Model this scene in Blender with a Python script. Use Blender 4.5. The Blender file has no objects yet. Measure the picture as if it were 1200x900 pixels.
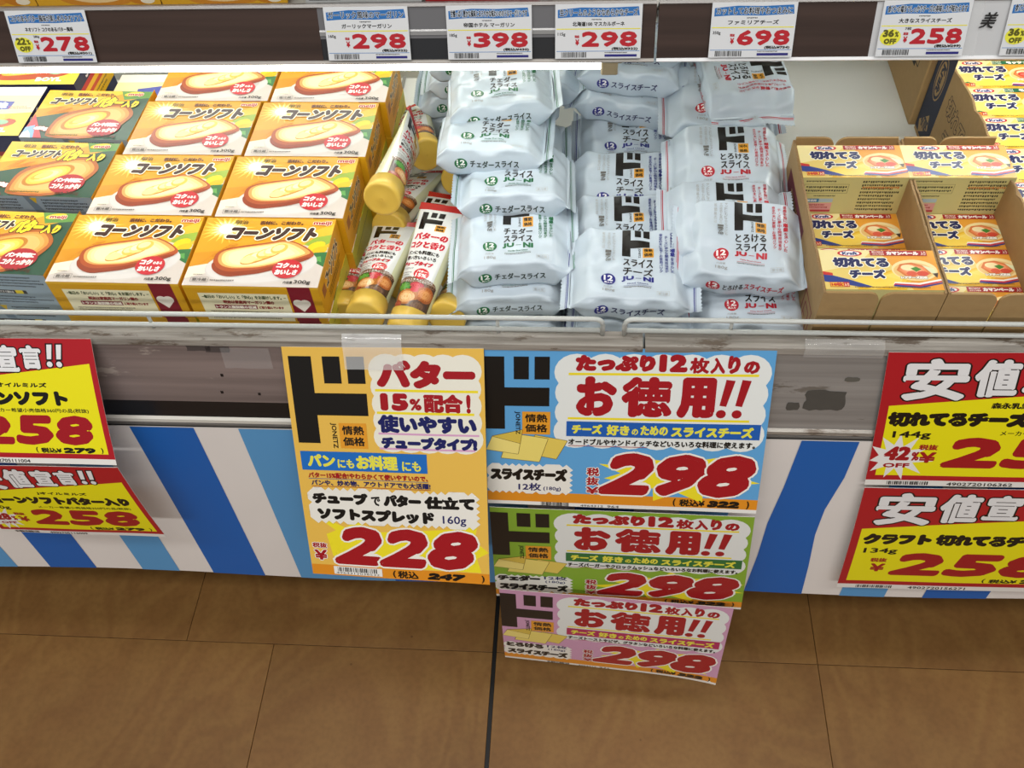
import bpy, bmesh, math, random
import numpy as np
from mathutils import Vector, Matrix, Euler
random.seed(7)
SC = bpy.context.scene
COL = SC.collection
# ------------------------------------------------------------------ camera
CAM_POS = (0.0, 0.0, 1.22)
FPX, PITCH, ROLL, YAW = 1080.0, 0.9165, 0.0748, -0.1158
_cy, _sy, _cp, _sp = math.cos(YAW), math.sin(YAW), math.cos(PITCH), math.sin(PITCH)
_fwd = np.array([_sy*_cp, _cy*_cp, -_sp]); _right = np.array([_cy, -_sy, 0.0]); _down = np.cross(_fwd, _right)
_c, _s = math.cos(ROLL), math.sin(ROLL)
CR, CD = _c*_right + _s*_down, -_s*_right + _c*_down
cam_data = bpy.data.cameras.new('camera'); cam = bpy.data.objects.new('camera', cam_data); COL.objects.link(cam)
cam.matrix_world = Matrix(((CR[0], -CD[0], -_fwd[0], CAM_POS[0]), (CR[1], -CD[1], -_fwd[1], CAM_POS[1]),
                           (CR[2], -CD[2], -_fwd[2], CAM_POS[2]), (0, 0, 0, 1)))
cam_data.sensor_fit = 'HORIZONTAL'; cam_data.sensor_width = 36.0; cam_data.lens = 36.0*FPX/1200.0
cam_data.clip_start = 0.02
SC.camera = cam
# ------------------------------------------------------------------ light and exposure
SC.view_settings.view_transform = 'Standard'; SC.view_settings.look = 'None'
SC.view_settings.gamma = 1.0; SC.view_settings.use_curve_mapping = False
SC.view_settings.exposure = 0.0
world = bpy.data.worlds.new('world'); SC.world = world; world.use_nodes = True
world.node_tree.nodes['Background'].inputs[0].default_value = (0.95, 0.98, 1.0, 1)
world.node_tree.nodes['Background'].inputs[1].default_value = 0.22
def area(name, loc, size, energy, rot=(0, 0, 0), color=(1, 0.98, 0.95)):
    d = bpy.data.lights.new(name, 'AREA'); d.shape = 'RECTANGLE'; d.size, d.size_y = size; d.energy = energy; d.color = color
    o = bpy.data.objects.new(name, d); COL.objects.link(o); o.location = loc; o.rotation_euler = rot
    return o
area('ceiling_light', (-0.2, -0.55, 2.75), (3.2, 0.25), 29)
area('ceiling_light', (0.2, 0.35, 2.75), (3.2, 0.25), 17)
area('ceiling_light', (0.0, -2.2, 2.75), (3.2, 0.3), 66)
# ------------------------------------------------------------------ helpers
def unproj(px, py, z):
    """world point where the line of sight through a photo pixel meets height z"""
    d = CR*(px-600)/FPX + CD*(py-450)/FPX + _fwd
    t = (z-CAM_POS[2])/d[2]
    return Vector((d[0]*t, d[1]*t, z))
def lin(h):
    h = h.lstrip('#'); v = [int(h[i:i+2], 16)/255 for i in (0, 2, 4)]
    return tuple(x/12.92 if x <= 0.04045 else ((x+0.055)/1.055)**2.4 for x in v)+(1.0,)
_m = {}
def mat(hexc, rough=0.4, metal=0.0, spec=0.5, bump=0.0, bscale=60, var=0.0, name=None, coat=0.0):
    k = (hexc, rough, metal, spec, bump, bscale, var, coat)
    if k in _m: return _m[k]
    m = bpy.data.materials.new(name or 'print'); m.use_nodes = True; nt = m.node_tree
    b = nt.nodes['Principled BSDF']; b.inputs['Base Color'].default_value = lin(hexc)
    b.inputs['Roughness'].default_value = rough; b.inputs['Metallic'].default_value = metal
    b.inputs['Specular IOR Level'].default_value = spec; b.inputs['Coat Weight'].default_value = coat
    if bump or var:
        tc = nt.nodes.new('ShaderNodeTexCoord'); n = nt.nodes.new('ShaderNodeTexNoise')
        n.inputs['Scale'].default_value = bscale; n.inputs['Detail'].default_value = 5
        nt.links.new(tc.outputs['Object'], n.inputs['Vector'])
        if bump:
            bp = nt.nodes.new('ShaderNodeBump'); bp.inputs['Strength'].default_value = bump; bp.inputs['Distance'].default_value = 0.002
            nt.links.new(n.outputs['Fac'], bp.inputs['Height']); nt.links.new(bp.outputs['Normal'], b.inputs['Normal'])
        if var:
            mx = nt.nodes.new('ShaderNodeMix'); mx.data_type = 'RGBA'; c = lin(hexc)
            mx.inputs['A'].default_value = tuple(x*(1-var) for x in c[:3])+(1,)
            mx.inputs['B'].default_value = tuple(min(1, x*(1+var)) for x in c[:3])+(1,)
            nt.links.new(n.outputs['Fac'], mx.inputs['Factor']); nt.links.new(mx.outputs['Result'], b.inputs['Base Color'])
    _m[k] = m
    return m
def thing(name, label, cat, loc=(0, 0, 0), rot=(0, 0, 0), group=None):
    o = bpy.data.objects.new(name, None); o.empty_display_size = 0.02; COL.objects.link(o)
    o.location = loc; o.rotation_euler = rot; o['label'] = label; o['category'] = cat
    if group: o['group'] = group
    return o
def tag(o, label, cat, group=None):
    o['label'] = label; o['category'] = cat
    if group: o['group'] = group
    return o
def dup(root, loc, rot, label, group=None):
    r = root.copy(); COL.objects.link(r); r.location = loc; r.rotation_euler = rot; r['label'] = label
    if group: r['group'] = group
    for ch in list(root.children):
        c = ch.copy(); COL.objects.link(c); c.parent = r
        for g in list(ch.children):
            e = g.copy(); COL.objects.link(e); e.parent = c
    return r
def mesh_obj(name, verts, faces, mats, mi=None, parent=None, smooth=False):
    me = bpy.data.meshes.new(name); me.from_pydata([tuple(v) for v in verts], [], [tuple(f) for f in faces])
    for m in (mats if isinstance(mats, (list, tuple)) else [mats]): me.materials.append(m)
    if mi is not None: me.polygons.foreach_set('material_index', mi)
    if smooth: me.polygons.foreach_set('use_smooth', [True]*len(me.polygons))
    me.update()
    o = bpy.data.objects.new(name, me); COL.objects.link(o)
    if parent is not None: o.parent = parent
    return o
def bm_obj(name, bm, mats, parent=None, smooth=False):
    bmesh.ops.recalc_face_normals(bm, faces=bm.faces)
    me = bpy.data.meshes.new(name); bm.to_mesh(me); bm.free()
    for m in (mats if isinstance(mats, (list, tuple)) else [mats]): me.materials.append(m)
    if smooth: me.polygons.foreach_set('use_smooth', [True]*len(me.polygons))
    o = bpy.data.objects.new(name, me); COL.objects.link(o)
    if parent is not None: o.parent = parent
    return o
def add_box(bm, x0, x1, y0, y1, z0, z1, bev=0.0, mi=0, seg=1):
    vs = [bm.verts.new((x, y, z)) for x in (x0, x1) for y in (y0, y1) for z in (z0, z1)]
    fs = [bm.faces.new([vs[i] for i in f]) for f in ((0, 1, 3, 2), (4, 6, 7, 5), (0, 4, 5, 1), (2, 3, 7, 6), (0, 2, 6, 4), (1, 5, 7, 3))]
    for f in fs: f.material_index = mi
    if bev:
        es = list({e for f in fs for e in f.edges})
        bmesh.ops.bevel(bm, geom=es, offset=bev, segments=seg, affect='EDGES', profile=0.5)
    return vs
def boxo(name, x0, x1, y0, y1, z0, z1, m, parent=None, bev=0.0, seg=1):
    bm = bmesh.new(); add_box(bm, x0, x1, y0, y1, z0, z1, bev, 0, seg)
    return bm_obj(name, bm, m, parent)
def add_prism(bm, poly, x0, x1, mi=0):
    """poly of (y,z) extruded along x"""
    a = [bm.verts.new((x0, y, z)) for y, z in poly]; b = [bm.verts.new((x1, y, z)) for y, z in poly]
    n = len(poly); fs = [bm.faces.new(a), bm.faces.new(b[::-1])]
    for i in range(n): fs.append(bm.faces.new([a[i], b[i], b[(i+1) % n], a[(i+1) % n]]))
    for f in fs: f.material_index = mi
def add_tube(bm, pts, r, n=10):
    pts = [Vector(p) for p in pts]; rings = []
    for i, p in enumerate(pts):
        t = (pts[min(i+1, len(pts)-1)]-pts[max(i-1, 0)]).normalized()
        u = t.cross(Vector((0, 0, 1)));  u = t.cross(Vector((0, 1, 0))) if u.length < 0.2 else u
        u.normalize(); w = t.cross(u)
        rings.append([bm.verts.new(p+u*r*math.cos(2*math.pi*k/n)+w*r*math.sin(2*math.pi*k/n)) for k in range(n)])
    for a, b in zip(rings, rings[1:]):
        for k in range(n): bm.faces.new([a[k], a[(k+1) % n], b[(k+1) % n], b[k]])
    bm.faces.new(rings[0][::-1]); bm.faces.new(rings[-1])
# ------------------------------------------------------------------ flat print: artwork in millimetres, x right, y down
_tx = {}
def glyphs(s):
    if s in _tx: return _tx[s]
    c = bpy.data.curves.new('txt', 'FONT'); c.body = s; c.size = 1; c.resolution_u = 2
    o = bpy.data.objects.new('txt', c); COL.objects.link(o)
    dg = bpy.context.evaluated_depsgraph_get(); me = bpy.data.meshes.new_from_object(o.evaluated_get(dg))
    me.calc_loop_triangles()
    v = np.array([(p.co.x, -p.co.y) for p in me.vertices]).reshape(-1, 2)
    t = [tuple(q.vertices) for q in me.loop_triangles]
    cnt = {}
    for q in t:
        for a, b in ((q[0], q[1]), (q[1], q[2]), (q[2], q[0])):
            k = (min(a, b), max(a, b)); cnt.setdefault(k, []).append(sum(q)-a-b)
    e = [(k[0], k[1], n[0]) for k, n in cnt.items() if len(n) == 1]
    bpy.data.objects.remove(o); bpy.data.curves.remove(c); bpy.data.meshes.remove(me)
    _tx[s] = (v, t, e)
    return _tx[s]
def smooth(p, n=2):
    p = [tuple(q) for q in p]
    for _ in range(n):
        o = []
        for a, b in zip(p, p[1:]+p[:1]): o += [(a[0]*.75+b[0]*.25, a[1]*.75+b[1]*.25), (a[0]*.25+b[0]*.75, a[1]*.25+b[1]*.75)]
        p = o
    return p
STEP = 0.02   # mm between layers of print
class Art:
    def __init__(s, w, h): s.w, s.h, s.items, s._p, s.lv, s.base = w, h, [], 'printed_face', 0.0, None
    @property
    def part(s): return s._p
    @part.setter
    def part(s, v):
        if s._p == 'coloured_ground': s.base = s.lv
        s._p = v
        if s.base is not None and v != 'barcode': s.lv = s.base
    def up(s, n=1.0): s.lv += n
    def add(s, v, t, col, lift=None):
        v = np.asarray(v, float).reshape(-1, 2)
        if len(v) and len(t): s.items.append((s.part, s.lv if lift is None else lift, col, v, [tuple(q) for q in t], None))
        s.up(0.5)
    def poly(s, pts, col):
        pts = [tuple(p) for p in pts]; bm = bmesh.new()
        vs = [bm.verts.new((x, y, 0)) for x, y in pts]
        f = bm.faces.new(vs); r = bmesh.ops.triangulate(bm, faces=[f]); bm.verts.index_update()
        t = [tuple(v.index for v in q.verts) for q in bm.faces]; v = [(q.co.x, q.co.y) for q in bm.verts]; bm.free()
        s.add(v, t, col)
    def rect(s, x0, y0, x1, y1, col): s.add([(x0, y0), (x1, y0), (x1, y1), (x0, y1)], [(0, 1, 2), (0, 2, 3)], col)
    def ell(s, cx, cy, rx, ry, col, n=24, rot=0.0):
        c, q = math.cos(rot), math.sin(rot)
        p = [(cx, cy)]+[(cx+rx*math.cos(a)*c-ry*math.sin(a)*q, cy+rx*math.cos(a)*q+ry*math.sin(a)*c) for a in (2*math.pi*k/n for k in range(n))]
        s.add(p, [(0, i+1, (i+1) % n+1) for i in range(n)], col)
    def grad(s, pts, cols, shrink=0.5, c=None):
        """nested copies of one printed outline, outermost colour first"""
        p = np.array(pts, float); c = p.mean(0) if c is None else np.array(c)
        for i, col in enumerate(cols):
            k = 1-(1-shrink)*i/max(1, len(cols)-1); s.poly(c+(p-c)*k, col)
    def star(s, cx, cy, rx, ry, n, col, inner=0.6, seed=1, jit=0.15):
        r = random.Random(seed); p = []
        for k in range(2*n):
            a = math.pi*k/n-math.pi/2; q = (1 if k % 2 == 0 else inner)*(1+r.uniform(-jit, jit))
            p.append((cx+rx*q*math.cos(a), cy+ry*q*math.sin(a)))
        v = [(cx, cy)]+p; m = len(p); s.add(v, [(0, i+1, (i+1) % m+1) for i in range(m)], col)
    def zigzag(s, x0, y0, x1, y1, col, t=3.5):
        p = []; nx = max(3, int((x1-x0)/(2*t))); ny = max(2, int((y1-y0)/(2*t)))
        def run(a, b, n, nrm):
            for i in range(n):
                u, w = i/n, (i+0.5)/n
                p.append((a[0]+(b[0]-a[0])*u, a[1]+(b[1]-a[1])*u)); p.append((a[0]+(b[0]-a[0])*w+nrm[0]*t, a[1]+(b[1]-a[1])*w+nrm[1]*t))
        run((x0, y0), (x1, y0), nx, (0, -1)); run((x1, y0), (x1, y1), ny, (1, 0)); run((x1, y1), (x0, y1), nx, (0, 1)); run((x0, y1), (x0, y0), ny, (-1, 0))
        s.poly(p, col)
    def cloud(s, x0, y0, x1, y1, col, r=None):
        r = r or min(x1-x0, y1-y0)*0.22; n = max(2, int((x1-x0)/(r*1.5))); m = max(2, int((y1-y0)/(r*1.5)))
        s.rect(x0+r*0.8, y0+r*0.8, x1-r*0.8, y1-r*0.8, col)
        for i in range(n+1):
            x = x0+r+(x1-x0-2*r)*i/n
            s.ell(x, y0+r, r*1.05, r, col, 20); s.ell(x, y1-r, r*1.05, r, col, 20)
        for j in range(1, m):
            y = y0+r+(y1-y0-2*r)*j/m
            s.ell(x0+r, y, r*1.0, r, col, 20); s.ell(x1-r, y, r*1.0, r, col, 20)
    def line(s, pts, w, col):
        v, t = [], []
        for a, b in zip(pts, pts[1:]):
            a, b = np.array(a, float), np.array(b, float); d = b-a; L = np.hypot(*d)
            if L < 1e-6: continue
            d /= L; n = np.array([-d[1], d[0]])*w/2; k = len(v)
            v += [a-n, b-n, b+n, a+n]; t += [(k, k+1, k+2), (k, k+2, k+3)]
        if v: s.add(v, t, col)
    def frame(s, x0, y0, x1, y1, w, col): s.line([(x0, y0), (x1, y0), (x1, y1), (x0, y1), (x0, y0)], w, col)
    def text(s, st, x0, y0, x1, y1, col, b=0.0, out=None, ow=0.0, slant=0.0, rot=0.0, rise=0.0):
        """string fitted to the box; b = extra stroke half-width in mm, out/ow = outline colour and width, rise = lift of the right end"""
        v, t, e = glyphs(st)
        if not len(v): return
        v = v.copy(); lo, hi = v.min(0), v.max(0); d = np.maximum(hi-lo, 1e-3)
        if d[1] < 0.3*d[0] and len(st) == 1: y0, y1 = (y0+y1)/2-(x1-x0)*0.05, (y0+y1)/2+(x1-x0)*0.05
        if rot:   # text running along the box after a quarter turn
            W, H = (y1-y0), (x1-x0); v = (v-lo)/d*(W, H)-(W/2, H/2)
            sg = 1 if rot > 0 else -1
            v = np.stack([-v[:, 1]*sg, v[:, 0]*sg], 1)+((x0+x1)/2, (y0+y1)/2)
        else:
            v = (v-lo)/d*(x1-x0-2*b, y1-y0-2*b)+(x0+b, y0+b)
            v[:, 0] += slant*((y0+y1)/2-v[:, 1]); v[:, 1] -= rise*(v[:, 0]-x0)/max(1e-6, x1-x0)
        def fat(r, colr, smart=False):
            # thicken outwards; where another stroke is close the growth is held back so that counters stay open
            E = np.array(e); p, q = v[E[:, 0]], v[E[:, 1]]; c = v[E[:, 2]]; dd = q-p; L = np.hypot(dd[:, 0], dd[:, 1]); ok = L > 1e-6
            p, q, c, dd, L = p[ok], q[ok], c[ok], dd[ok], L[ok]; dd = dd/L[:, None]; n = np.stack([-dd[:, 1], dd[:, 0]], 1)
            mid = (p+q)/2; n = n*np.where(((c-mid)*n).sum(1) > 0, -1, 1)[:, None]; R = np.full(len(p), r)
            if smart:
                w = q-p
                for i in range(0, len(p), 200):
                    m_, nn = mid[i:i+200, None, :], n[i:i+200, None, :]; den = nn[..., 0]*w[None, :, 1]-nn[..., 1]*w[None, :, 0]
                    d0 = p[None]-m_; den = np.where(np.abs(den) < 1e-9, 1e-9, den)
                    tt_ = (d0[..., 0]*w[None, :, 1]-d0[..., 1]*w[None, :, 0])/den; uu = (d0[..., 0]*nn[..., 1]-d0[..., 1]*nn[..., 0])/den
                    hit = (tt_ > 1e-4) & (uu > -0.05) & (uu < 1.05); R[i:i+200] = np.minimum(R[i:i+200], 0.34*np.where(hit, tt_, 1e9).min(1))
            o = dd*(R*0.75)[:, None]; N = n*R[:, None]; K = len(p)
            vv = np.stack([p-o*0.9, p+N*0.55-o, p+N, q+N, q+N*0.55+o, q+o*0.9], 1).reshape(-1, 2)
            b_ = np.arange(K)*6
            tt = np.concatenate([np.stack([b_+i_, b_+j_, b_+k_], 1) for i_, j_, k_ in ((0, 1, 2), (0, 2, 5), (2, 3, 5), (3, 4, 5))]).tolist()
            ll = np.repeat((np.arange(K) % 12)*0.0005, 6)
            if K: s.items.append((s.part, s.lv, colr, vv, [tuple(z_) for z_ in tt], ll))
            s.up(0.5)
        if out:
            fat(b+ow, out); s.items.append((s.part, s.lv, out, v, t, None)); s.up(0.5)
        if b > 0: fat(b, col, b > 0.3)
        s.add(v, t, col)
    def vtext(s, st, x0, y0, x1, y1, col, b=0.0, out=None, ow=0.0):
        st = st.replace(' ', ''); n = len(st); h = (y1-y0)/n
        for i, ch in enumerate(st):
            if ch in '、。': s.text(ch, x1-(x1-x0)*0.3, y0+h*i, x1, y0+h*i+h*0.3, col, b, out, ow)
            elif ch in 'ー~': s.rect((x0+x1)/2-0.06*(x1-x0), y0+h*i+h*0.1, (x0+x1)/2+0.06*(x1-x0), y0+h*(i+1)-h*0.1, col)
            elif ch == '!': s.text(ch, (x0+x1)/2-(x1-x0)*.1, y0+h*i, (x0+x1)/2+(x1-x0)*.1, y0+h*i+h*0.8, col, b, out, ow)
            else: s.text(ch, x0, y0+h*i, x1, y0+h*i+h*0.9, col, b, out, ow)
    def bars(s, x0, y0, x1, y1, col='#1a1a1a', seed=3, n=26):
        r = random.Random(seed); x = x0; v, t = [], []; u = (x1-x0)/n/2
        while x < x1-u*2:
            w = u*r.choice([0.6, 1, 1.6]); k = len(v); v += [(x, y0), (x+w, y0), (x+w, y1), (x, y1)]; t += [(k, k+1, k+2), (k, k+2, k+3)]
            x += w+u*r.choice([0.6, 1, 1.4])
        s.add(v, t, col)
    def greek(s, x0, y0, x1, y1, rows, col, seed=1, fill=0.85):
        """lines of print too small to read in the photograph"""
        r = random.Random(seed); v, t = [], []; h = (y1-y0)/rows
        for i in range(rows):
            x = x0; e = x0+(x1-x0)*r.uniform(fill-0.15, 1.0); yy = y0+h*i+h*0.2
            while x < e:
                w = h*r.uniform(0.25, 0.6); k = len(v); hh = h*r.uniform(0.35, 0.6)
                v += [(x, yy), (x+w*0.7, yy), (x+w*0.7, yy+hh), (x, yy+hh)]; t += [(k, k+1, k+2), (k, k+2, k+3)]
                x += w
        s.add(v, t, col)
    def bake(s, f, parent, rough=0.38, maxlen=None, clip=True, names=None, spec=0.5):
        """f(x_mm, y_mm, lift_m) -> (n,3); one mesh per part name"""
        out = {}
        for part in dict.fromkeys(i[0] for i in s.items):
            V, F, MI, mats, base = [], [], [], [], 0
            for (p, lv, col, v, t, ll) in s.items:
                if p != part: continue
                v = v.copy()
                if clip: v[:, 0] = np.clip(v[:, 0], 0, s.w); v[:, 1] = np.clip(v[:, 1], 0, s.h)
                t = list(t)
                if maxlen:
                    vl = [tuple(q) for q in v]; lls = list(ll) if ll is not None else None
                    for _ in range(6):
                        mid, nt, ch = {}, [], False
                        def m(a, b):
                            k = (min(a, b), max(a, b))
                            if k not in mid:
                                L = math.hypot(vl[a][0]-vl[b][0], vl[a][1]-vl[b][1])
                                if L <= maxlen: mid[k] = None
                                else:
                                    vl.append(((vl[a][0]+vl[b][0])/2, (vl[a][1]+vl[b][1])/2)); mid[k] = len(vl)-1
                                    if lls is not None: lls.append(lls[a])
                            return mid[k]
                        for q in t:
                            a, b, c = q; x, y, z = m(a, b), m(b, c), m(c, a)
                            if x is None and y is None and z is None: nt.append(q); continue
                            ch = True
                            pl = [a]+([x] if x is not None else [])+[b]+([y] if y is not None else [])+[c]+([z] if z is not None else [])
                            if len(pl) == 6: nt += [(a, x, z), (x, b, y), (z, y, c), (x, y, z)]
                            elif len(pl) == 4:
                                i = next(i for i, w in enumerate(pl) if w in (x, y, z) and w is not None)
                                pl = pl[i:]+pl[:i]; nt += [(pl[0], pl[1], pl[2]), (pl[0], pl[2], pl[3])]
                            else:
                                i = [i for i, w in enumerate(pl) if w in (a, b, c) and pl[i-1] not in (a, b, c) and pl[(i+1) % 5] not in (a, b, c)][0]
                                pl = pl[i:]+pl[:i]; nt += [(pl[0], pl[1], pl[4]), (pl[1], pl[2], pl[3]), (pl[1], pl[3], pl[4])]
                        t = nt
                        if not ch: break
                    v = np.array(vl); ll = np.array(lls) if lls is not None else None
                lift = (lv+1)*STEP/1000*np.ones(len(v))
                if ll is not None: lift = lift+ll/1000
                V.append(f(v[:, 0], v[:, 1], lift)); F += [(a+base, b+base, c+base) for a, b, c in t]; base += len(v)
                mm = mat(col, rough, 0, spec)
                if mm not in mats: mats.append(mm)
                MI += [mats.index(mm)]*len(t)
            V = np.concatenate(V)
            out[part] = mesh_obj(part, V, F, mats, MI, parent)
        return out
# ------------------------------------------------------------------ procedural materials of the setting
def wood_floor():
    m = bpy.data.materials.new('floor_vinyl'); m.use_nodes = True; nt = m.node_tree; N, L = nt.nodes, nt.links
    b = N['Principled BSDF']; b.inputs['Roughness'].default_value = 0.42; b.inputs['Specular IOR Level'].default_value = 0.45
    tc = N.new('ShaderNodeTexCoord'); oi = N.new('ShaderNodeObjectInfo')
    add = N.new('ShaderNodeVectorMath'); add.operation = 'ADD'; sc = N.new('ShaderNodeVectorMath'); sc.operation = 'SCALE'; sc.inputs['Scale'].default_value = 7.0
    L.new(oi.outputs['Random'], sc.inputs[0]); L.new(tc.outputs['Object'], add.inputs[0]); L.new(sc.outputs[0], add.inputs[1])
    mp = N.new('ShaderNodeMapping'); mp.inputs['Scale'].default_value = (3.2, 1.7, 1); L.new(add.outputs[0], mp.inputs[0])
    n1 = N.new('ShaderNodeTexNoise'); n1.inputs['Scale'].default_value = 1.6; n1.inputs['Detail'].default_value = 2.5; n1.inputs['Distortion'].default_value = 1.1
    L.new(mp.outputs[0], n1.inputs['Vector'])
    mul = N.new('ShaderNodeMath'); mul.operation = 'MULTIPLY'; mul.inputs[1].default_value = 58; L.new(n1.outputs['Fac'], mul.inputs[0])
    fr = N.new('ShaderNodeMath'); fr.operation = 'SINE'; L.new(mul.outputs[0], fr.inputs[0])
    n2 = N.new('ShaderNodeTexNoise'); n2.inputs['Scale'].default_value = 130; n2.inputs['Detail'].default_value = 4; L.new(add.outputs[0], n2.inputs['Vector'])
    n3 = N.new('ShaderNodeTexNoise'); n3.inputs['Scale'].default_value = 5; n3.inputs['Detail'].default_value = 6; L.new(add.outputs[0], n3.inputs['Vector'])
    r1 = N.new('ShaderNodeMapRange'); r1.inputs['From Min'].default_value = -1; L.new(fr.outputs[0], r1.inputs['Value'])
    m1 = N.new('ShaderNodeMix'); m1.data_type = 'RGBA'; m1.inputs['A'].default_value = lin('#886134'); m1.inputs['B'].default_value = lin('#8f6939'); L.new(r1.outputs[0], m1.inputs['Factor'])
    m2 = N.new('ShaderNodeMix'); m2.data_type = 'RGBA'; m2.blend_type = 'MULTIPLY'; m2.inputs['Factor'].default_value = 1
    r2 = N.new('ShaderNodeValToRGB'); r2.color_ramp.elements[0].position = 0.3; r2.color_ramp.elements[1].position = 0.68
    r2.color_ramp.elements[0].color = (0.76, 0.73, 0.71, 1); r2.color_ramp.elements[1].color = (1, 1, 1, 1); L.new(n3.outputs['Fac'], r2.inputs[0])
    L.new(m1.outputs['Result'], m2.inputs['A']); L.new(r2.outputs[0], m2.inputs['B'])
    m3 = N.new('ShaderNodeMix'); m3.data_type = 'RGBA'; m3.blend_type = 'MULTIPLY'; m3.inputs['Factor'].default_value = 1
    r3 = N.new('ShaderNodeValToRGB'); r3.color_ramp.elements[0].position = 0.25; r3.color_ramp.elements[1].position = 0.6
    r3.color_ramp.elements[0].color = (0.86, 0.84, 0.82, 1); L.new(n2.outputs['Fac'], r3.inputs[0])
    L.new(m2.outputs['Result'], m3.inputs['A']); L.new(r3.outputs[0], m3.inputs['B'])
    vo = N.new('ShaderNodeTexVoronoi'); vo.inputs['Scale'].default_value = 16; L.new(add.outputs[0], vo.inputs['Vector'])
    r4 = N.new('ShaderNodeValToRGB'); r4.color_ramp.elements[0].position = 0.02; r4.color_ramp.elements[1].position = 0.035; r4.color_ramp.elements[0].color = (0.45, 0.4, 0.38, 1)
    L.new(vo.outputs['Distance'], r4.inputs[0])
    m4 = N.new('ShaderNodeMix'); m4.data_type = 'RGBA'; m4.blend_type = 'MULTIPLY'; m4.inputs['Factor'].default_value = 0.7
    L.new(m3.outputs['Result'], m4.inputs['A']); L.new(r4.outputs[0], m4.inputs['B'])
    L.new(m4.outputs['Result'], b.inputs['Base Color'])
    bp = N.new('ShaderNodeBump'); bp.inputs['Strength'].default_value = 0.12; bp.inputs['Distance'].default_value = 0.001
    L.new(n3.outputs['Fac'], bp.inputs['Height']); L.new(bp.outputs[0], b.inputs['Normal'])
    return m
def streak(name, c1, c2, scale=(3, 90, 90), rough=0.4, metal=0.0, bump=0.15, spec=0.5, c3=None, wear=0.0):
    m = bpy.data.materials.new(name); m.use_nodes = True; nt = m.node_tree; N, L = nt.nodes, nt.links
    b = N['Principled BSDF']; b.inputs['Roughness'].default_value = rough; b.inputs['Metallic'].default_value = metal; b.inputs['Specular IOR Level'].default_value = spec
    tc = N.new('ShaderNodeTexCoord'); mp = N.new('ShaderNodeMapping'); mp.inputs['Scale'].default_value = scale; L.new(tc.outputs['Object'], mp.inputs[0])
    n = N.new('ShaderNodeTexNoise'); n.inputs['Scale'].default_value = 1; n.inputs['Detail'].default_value = 6; n.inputs['Roughness'].default_value = 0.6; L.new(mp.outputs[0], n.inputs['Vector'])
    r = N.new('ShaderNodeValToRGB'); r.color_ramp.elements[0].position = 0.32; r.color_ramp.elements[1].position = 0.68
    r.color_ramp.elements[0].color = lin(c1); r.color_ramp.elements[1].color = lin(c2); L.new(n.outputs['Fac'], r.inputs[0])
    out = r.outputs[0]
    if c3:
        n2 = N.new('ShaderNodeTexNoise'); n2.inputs['Scale'].default_value = 22; n2.inputs['Detail'].default_value = 8; n2.inputs['Roughness'].default_value = 0.7
        mp2 = N.new('ShaderNodeMapping'); mp2.inputs['Scale'].default_value = (0.5, 2, 2); L.new(tc.outputs['Object'], mp2.inputs[0]); L.new(mp2.outputs[0], n2.inputs['Vector'])
        r2 = N.new('ShaderNodeValToRGB'); r2.color_ramp.elements[0].position = 0.62-wear; r2.color_ramp.elements[1].position = 0.66-wear*0.9
        r2.color_ramp.elements[0].color = (0, 0, 0, 1); r2.color_ramp.elements[1].color = (1, 1, 1, 1); L.new(n2.outputs['Fac'], r2.inputs[0])
        mx = N.new('ShaderNodeMix'); mx.data_type = 'RGBA'; L.new(r2.outputs[0], mx.inputs['Factor']); L.new(out, mx.inputs['A']); mx.inputs['B'].default_value = lin(c3); out = mx.outputs['Result']
    L.new(out, b.inputs['Base Color'])
    if bump:
        bp = N.new('ShaderNodeBump'); bp.inputs['Strength'].default_value = bump; bp.inputs['Distance'].default_value = 0.001
        L.new(n.outputs['Fac'], bp.inputs['Height']); L.new(bp.outputs[0], b.inputs['Normal'])
    return m
def emit(name, col, s):
    m = bpy.data.materials.new(name); m.use_nodes = True; nt = m.node_tree; b = nt.nodes['Principled BSDF']
    b.inputs['Base Color'].default_value = (0.9, 0.9, 0.9, 1); b.inputs['Emission Color'].default_value = col; b.inputs['Emission Strength'].default_value = s
    return m
def clear(name, tint=(0.95, 0.97, 0.97, 1), rough=0.12, alpha=0.3):
    m = bpy.data.materials.new(name); m.use_nodes = True; b = m.node_tree.nodes['Principled BSDF']
    b.inputs['Base Color'].default_value = tint; b.inputs['Roughness'].default_value = rough; b.inputs['Alpha'].default_value = alpha
    b.inputs['Coat Weight'].default_value = 0.6; return m
M_FLOOR = wood_floor()
M_BROWN = streak('brown_woodgrain_laminate', '#33251f', '#47362f', (2, 70, 70), 0.36, 0, 0.06, 0.5)
M_BROWN2 = streak('worn_brown_woodgrain_laminate', '#6b5f5c', '#877874', (2, 75, 75), 0.33, 0, 0.06, 0.55, '#9c9088', 0.0)
M_STEEL = streak('worn_grey_metal', '#8d8b89', '#a5a3a1', (2, 50, 120), 0.3, 0.35, 0.1, 0.5, '#7c7872', 0.02)
M_LIP = streak('scuffed_aluminium_edge', '#7d776f', '#b5b0a8', (9, 220, 220), 0.35, 0.3, 0.4, 0.5, '#6b6055', 0.08)
M_DECK = mat('#d6d7d2', 0.45, var=0.05, bscale=6, name='off_white_deck_enamel')
M_INNER = mat('#b5b4ac', 0.5, name='grey_case_liner')
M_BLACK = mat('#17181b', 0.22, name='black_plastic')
M_WIRE = mat('#bfc2be', 0.3, bump=0.15, bscale=500, var=0.08, name='white_coated_wire')
M_CARD = mat('#a98a5c', 0.75, bump=0.2, bscale=120, var=0.08, name='brown_corrugated_board')
M_CARDEDGE = mat('#a1835a', 0.85, bump=0.9, bscale=700, var=0.35, name='torn_corrugated_edge')
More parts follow.
